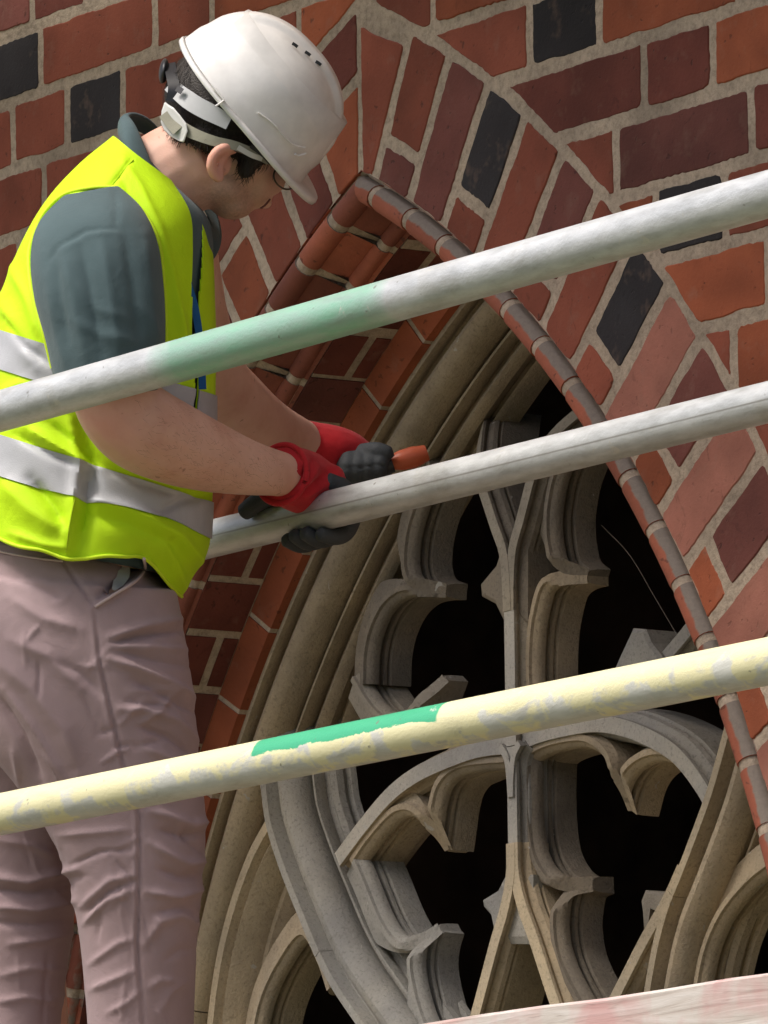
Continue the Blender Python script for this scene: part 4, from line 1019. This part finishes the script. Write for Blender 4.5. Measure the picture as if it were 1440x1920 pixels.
# hair, helmet, glasses -----------------------------------------------------------
hair = remeshed('hair', [ell(424, 203, .002, 126, 104, .080, 49), ell(348, 252, .0, 46, 44, .056, 30), ell(400, 262, -.02, 60, 30, .062, 12), ell(463, 312, -.050, 17, 24, .014, 20), ell(478, 290, -.05, 30, 16, .016, 25)], HAIR, person, .0042, 5, wob=.003)
def strands():
    me = hair.data; n = len(me.vertices); co = np.array([v.co for v in me.vertices]); no = np.array([v.normal for v in me.vertices]); q = to_px(co)
    ok = np.where((q[:, 2] < .03) & ((q[:, 1] > 215) | (q[:, 0] < 360)))[0]; V = []; F = []; rs = np.random.RandomState(4)
    comb = -.35 * RGT - .9 * UPV
    for i in rs.choice(ok, min(1500, len(ok)), replace=False):
        a = co[i]; nn = no[i]; t = comb + .35 * rs.randn() * RGT + .2 * rs.randn() * UPV; t = t - nn * (t @ nn); t /= np.linalg.norm(t); L = rs.uniform(.010, .020); s_ = np.cross(t, nn) * .0004
        b0 = len(V); m_ = a + t * L * .55 + nn * .0022; e_ = a + t * L + nn * rs.uniform(.0006, .0030)
        V += [a - s_, a + s_, m_ - s_, m_ + s_, e_]; F += [(b0, b0 + 1, b0 + 3, b0 + 2), (b0 + 2, b0 + 3, b0 + 4)]
    o = mesh('hair_strands', V, F, HAIR, hair); tag(o, kind='stuff')
strands()
HC = np.array([454., 215.])
def hframe():
    sc = FPX / TB
    f = (.652 * RGT - .758 * UPV); u = (.758 * RGT + .652 * UPV)
    rho, psi = math.radians(8), math.radians(6)
    u2 = math.cos(rho) * u - math.sin(rho) * FWD; l = math.cos(rho) * FWD + math.sin(rho) * u
    f2 = math.cos(psi) * f + math.sin(psi) * l; l2 = math.cos(psi) * l - math.sin(psi) * f
    return C(HC[0], HC[1], .004), f2, u2, l2
HO, HF, HU, HL = hframe()
def HP(f, l, u): return HO + HF * f + HL * l + HU * u
def helmet():
    nb_, na = 44, 200; V = []; F = []
    Rf, Rl, Hh = .107, .098, .1085
    rows = []
    for i in range(nb_ + 1):
        b = (math.pi / 2) * (1 - i / nb_)
        r = max(math.cos(b), 1e-4) ** (2 / 2.45); h = max(math.sin(b), 0) ** (2 / 2.3)
        row = []
        for k in range(na):
            a = 2 * math.pi * k / na; ca, sa = math.cos(a), math.sin(a)
            f, l = (Rf - (.006 if ca > 0 else 0) * ca) * r * ca, Rl * r * sa
            u = Hh * h
            # raised centre ridge and a shallow shoulder line
            rid = 1 / (1 + math.exp((abs(l) - .021) / .0016)); fade = min(1, max(0, (u - .02) / .03))
            k_ = rid * .0070 * fade
            side = 1 / (1 + math.exp((u - .020 + .012 * ca) / .002)) * .0028
            row.append(HP(f * (1 + k_ * 3 + side * 9), l * (1 + side * 9), u + k_))
        rows.append(row)
    def lip(f_r, dl, u):
        row = []
        for k in range(na):
            a = 2 * math.pi * k / na; ca, sa = math.cos(a), math.sin(a); e = f_r + (.025 * max(0, ca) ** 1.2 if f_r > 0 else .030 * max(0, ca) ** 2.2 * .0)
            n = math.hypot(Rf * ca, Rl * sa); uu = u + .001 * max(0, ca) ** 3 + .010 * max(0, -ca) ** 3 + .008 * sa * sa
            row.append(HP((Rf - (.006 if ca > 0 else 0) * ca + e) * ca, (Rl + e) * sa, uu))
        return row
    rows += [lip(.0045, 0, .0), lip(.0062, 0, -.0035), lip(.0058, 0, -.0075), lip(.0025, 0, -.0078), lip(-.002, 0, -.003)]
    rows.append([HP((Rf - .006) * math.cos(2 * math.pi * k / na), (Rl - .006) * math.sin(2 * math.pi * k / na), .03) for k in range(na)])
    rows.append([HP((Rf - .02) * math.cos(2 * math.pi * k / na), (Rl - .02) * math.sin(2 * math.pi * k / na), .085) for k in range(na)])
    for r in rows: V += r
    for i in range(len(rows) - 1):
        for k in range(na): F.append((i * na + k, i * na + (k + 1) % na, (i + 1) * na + (k + 1) % na, (i + 1) * na + k))
    F.append(tuple(range((len(rows) - 1) * na, len(rows) * na)))
    o = mesh('hard_hat', V, F, HELM, person, True); fix_normals(o); return o
hat = helmet()
HATPX = to_px(np.array([v.co for v in hat.data.vertices]))
def near_hat(px, py):
    """depth w of the helmet's camera side at a pixel"""
    q = HATPX; d = np.hypot(q[:, 0] - px, q[:, 1] - py); k = np.argsort(d)[:60]
    return q[k, 2].min()
for (x, y) in ((553, 84), (577, 100), (597, 118)):
    w = near_hat(x, y); ribbon('vent_slot', [(x - 5, y - 3, w - .0006), (x, y, w - .0008), (x + 5, y + 4, w - .0006)], 3.0, BLKP, hat, .002, 6)
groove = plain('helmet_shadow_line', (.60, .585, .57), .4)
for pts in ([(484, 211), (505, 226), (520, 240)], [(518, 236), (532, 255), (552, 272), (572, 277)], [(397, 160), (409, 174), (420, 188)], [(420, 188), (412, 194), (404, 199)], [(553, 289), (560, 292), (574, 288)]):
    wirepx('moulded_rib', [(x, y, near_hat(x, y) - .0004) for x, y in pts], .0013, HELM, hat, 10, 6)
# harness
ribbon('headband', [(318, 158, -.030), (338, 176, -.060), (366, 196, -.078), (400, 214, -.088), (430, 230, -.092)], 17, BAND, hat, .002, 16, (14, 17, 17, 14))
ribbon('rear_cradle', [(318, 118, -.01), (322, 140, -.035), (326, 165, -.052), (322, 190, -.056)], 11, BLKP, hat, .004)
ribbon('headband_hole', [(331, 165, -.064), (342, 172, -.070)], 6, BLKP, hat, .002, 8)
v, f = ell(307, 133, -.004, 9, 24, .024, 8); mesh('adjuster_knob', v, f, BLKP, hat, True)
ribbon('chin_strap', [(336, 236, -.066), (362, 250, -.079), (400, 264, -.088), (440, 273, -.088), (478, 288, -.078), (505, 302, -.066)], 9, STRAP, hat, .0015, 26, (12, 10, 9, 8, 8))
ribbon('inner_strap', [(446, 276, -.09), (470, 290, -.082), (492, 298, -.072)], 5, WHT, hat, .0015, 12)
ribbon('temple_pad', [(474, 268, -.083), (496, 284, -.076), (512, 300, -.066)], 11, BLKP, hat, .004, 12)
def buckle():
    out = [(309, 190), (316, 196), (326, 202), (338, 216), (350, 232), (352, 246), (345, 268), (334, 264), (320, 256), (308, 244), (301, 230), (303, 208)]
    w = [-.052, -.056, -.061, -.068, -.074, -.076, -.074, -.070, -.063, -.056, -.050, -.050]
    n = len(out); V = [C(x, y, ww - .006) for (x, y), ww in zip(out, w)] + [C(x, y, ww) for (x, y), ww in zip(out, w)]
    F = [tuple(range(n)), tuple(range(n, 2 * n))] + [(i, (i + 1) % n, n + (i + 1) % n, n + i) for i in range(n)]
    o = mesh('strap_buckle', V, F, WHT, hat); fix_normals(o)
    bv = o.modifiers.new('b', 'BEVEL'); bv.width = .002; bv.segments = 2
    ribbon('buckle_pad', [(308, 212, -.0615), (320, 228, -.0680), (334, 244, -.0765)], 12, STRAP, hat, .002, 8)
buckle()
wm = plain('glasses_wire', (.10, .07, .05), .35, .6)
gl = empty('glasses', C(530, 340, .0)); adopt(gl, person)
def wchild(name, pts, r, mat, parent, n=None):
    o = wirepx(name, pts, r, mat, None, n); o.parent = parent; o.matrix_parent_inverse = Matrix.Translation(Vector(C(530, 340, .0))).inverted(); return o
wchild('temple_arm', [(440, 282, -.086), (480, 296, -.072), (515, 312, -.05), (534, 322, -.035)], .0011, wm, gl)
ring = [(533 + 19 * math.cos(a) + 6 * math.sin(a), 335 + 20 * math.sin(a), -.03 + .02 * math.cos(a)) for a in np.linspace(0, 2 * math.pi, 22)]
wchild('rim', ring, .0011, wm, gl, 44)
# slight beard shadow is skin; mouth line
wirepx('mouth_line', [(488, 391, -.016), (497, 385, -.014), (506, 374, -.006)], .0012, plain('lip_shadow', (.16, .05, .04), .6), person, 10)

# gloves ------------------------------------------------------------------------------
TX = (OY(1440, 754, YI) - OY(390, 1012, YI)); TX /= np.linalg.norm(TX)
YV = np.array([0, 1.0, 0]); YV -= TX * (YV @ TX); YV /= np.linalg.norm(YV); ZV = np.cross(TX, YV); ZV *= np.sign(ZV[2])
_d = OY(390, 1012, YI)
def on_tube(px):
    t = 0.0
    for _ in range(30):
        q = to_px(_d + TX * t); t += (px - q[0]) / 900.0
    return _d + TX * t
GA = on_tube(585)
RT = .0222
def TP(ax, phi, r): return GA + TX * ax + (YV * math.sin(math.radians(phi)) + ZV * math.cos(math.radians(phi))) * r
wrist = C(545, 893, .02)
red = [limb_w([(*C(528, 889, .0), .034), (*C(552, 897, .022), .037), (*C(575, 906, .043), .037), (*TP(-.005, -12, RT + .020), .030)], 18),
       limb_w([(*TP(-.030, -15, RT + .016), .020), (*TP(.0, 0, RT + .020), .022), (*TP(.034, 18, RT + .015), .018)], 16),
       limb_w([(*C(560, 900, .03), .030), (*TP(.014, 22, RT + .013), .018), (*TP(.03, 40, RT + .012), .014)], 16)]
gl_r = remeshed('glove', red, GLR, person, .003, 5, [([(516, 922), (546, 900), (572, 862)], 5, .0045), ([(530, 926), (558, 904), (584, 866)], 5, -.005), ([(544, 928), (572, 908), (598, 874)], 6, .005), ([(560, 928), (586, 910), (612, 886)], 5, -.004), ([(572, 930), (600, 914), (630, 900)], 6, .004)])
wa = C(528, 889, .0); wd = C(552, 897, .022) - wa; wd /= np.linalg.norm(wd); wu = np.cross(wd, np.array([0, 0, 1.0])); wu /= np.linalg.norm(wu); wv = np.cross(wd, wu)
tube_obj('cuff_hem', [wa + .0345 * (math.cos(t) * wu + math.sin(t) * wv) for t in np.linspace(0, 2 * math.pi, 26)], .0036, GLR, gl_r, 8, None, 60)
fing = []
for k in range(4):
    ax = -.030 + k * .0225; L = (0, 8, 6, -8)[k]
    pts = [(ax, -6, RT + .012, .0105), (ax, 38, RT + .0118, .0104), (ax + .001, 84, RT + .0112, .0102), (ax + .001, 130, RT + .0108, .0100), (ax + .001, 172 + L, RT + .0104, .0098), (ax, 214 + L, RT + .0102, .0088)]
    fing.append(limb_w([(*TP(a, p, r), w) for a, p, r, w in pts], 12, 30))
fing.append(limb_w([(*TP(-.022, -10, RT + .013), .0135), (*TP(-.052, -28, RT + .0125), .0125), (*TP(-.078, -48, RT + .0115), .0118), (*TP(-.100, -66, RT + .0108), .0105)], 12, 26))
fing.append(limb_w([(*TP(-.040, -30, RT + .010), .013), (*TP(-.01, -36, RT + .010), .0145), (*TP(.036, -20, RT + .009), .013)], 14, 20))
go = remeshed('grip_coating', fing, GLG, gl_r, .0019, 3)
# far hand, closed round a tool
WL = .47
red2 = [limb([(556, 832, WL - .012, .031), (590, 842, WL, .033), (625, 850, WL + .01, .034), (660, 860, WL + .02, .031), (690, 868, WL + .025, .022)], 30)]
gl_l = remeshed('glove', red2, GLR, person, .0032, 5, [([(560, 812), (566, 850), (560, 880)], 5, .003), ([(600, 806), (606, 850), (600, 890)], 7, -.003)])
f2 = [limb([(640, 872, WL - .005, .022), (672, 882, WL - .008, .024), (706, 876, WL, .020), (728, 864, WL + .01, .014)], 26)]
for k in range(4):
    x = 652 + k * 20; f2.append(limb([(x + 4, 858 - 2 * k, WL - .020, .0105), (x, 876 - 2 * k, WL - .034, .0112), (x - 4, 896 - 2 * k, WL - .030, .0105), (x - 4, 906 - 2 * k, WL - .014, .0095)], 20, 12))
f2.append(limb([(680, 850, WL - .012, .0125), (706, 846, WL - .028, .0115), (730, 852, WL - .03, .0102)], 18, 12))
remeshed('grip_coating', f2, GLG, gl_l, .0021, 3)

# tool in the far hand
tool = empty('hand_tool', C(700, 880, WL))
tag(tool, 'small hand tool with black handle and orange head held in the far red glove', 'tool')
def tchild(name, pts, r, mat, taper=None):
    o = tube_obj(name, [C(*p) for p in pts], r, mat, None, 14, taper, 14); adopt(o, tool); return o
tchild('handle', [(628, 908, WL - .012), (690, 884, WL - .012), (735, 868, WL - .010)], .012, BLKP)
tchild('head', [(726, 871, WL - .010), (742, 866, WL - .010), (776, 857, WL - .008), (800, 849, WL - .006)], .012, ORG, (.007, .0125, .0135, .010))

# boots and the deck the worker stands on (below the frame)
for (x, w) in ((245, -.09), (55, .1)):
    remeshed('boot', [ell(x + 10, 2560, w, 78, 62, .05), limb([(x, 2480, w, .058), (x + 5, 2560, w, .056)]), limb([(x - 30, 2592, w, .04), (x + 60, 2590, w, .045), (x + 170, 2604, w, .036)])], LEATH, person, .008, 4)
dz = C(150, 2652, 0)[2]
def deck(z, y_first):
    m = plain('deck_wood', (.32, .25, .18), .85); V = []; F = []
    for k in range(3):
        y0 = y_first + k * .235
        b0 = len(V); V += [(x, y, zz) for x in (-3.2, 3.2) for y in (y0, y0 + .225) for zz in (z - .04, z)]
        F += [tuple(b0 + i for i in q) for q in ((0, 1, 3, 2), (4, 5, 7, 6), (0, 1, 5, 4), (2, 3, 7, 6), (0, 2, 6, 4), (1, 3, 7, 5))]
    o = mesh('scaffold_deck', V, F, m); tag(o, kind='structure'); fix_normals(o)
deck(dz, -.97)
deck(dz + 2.36, -.95)          # unseen next lift above the frame, added to shade the upper wall
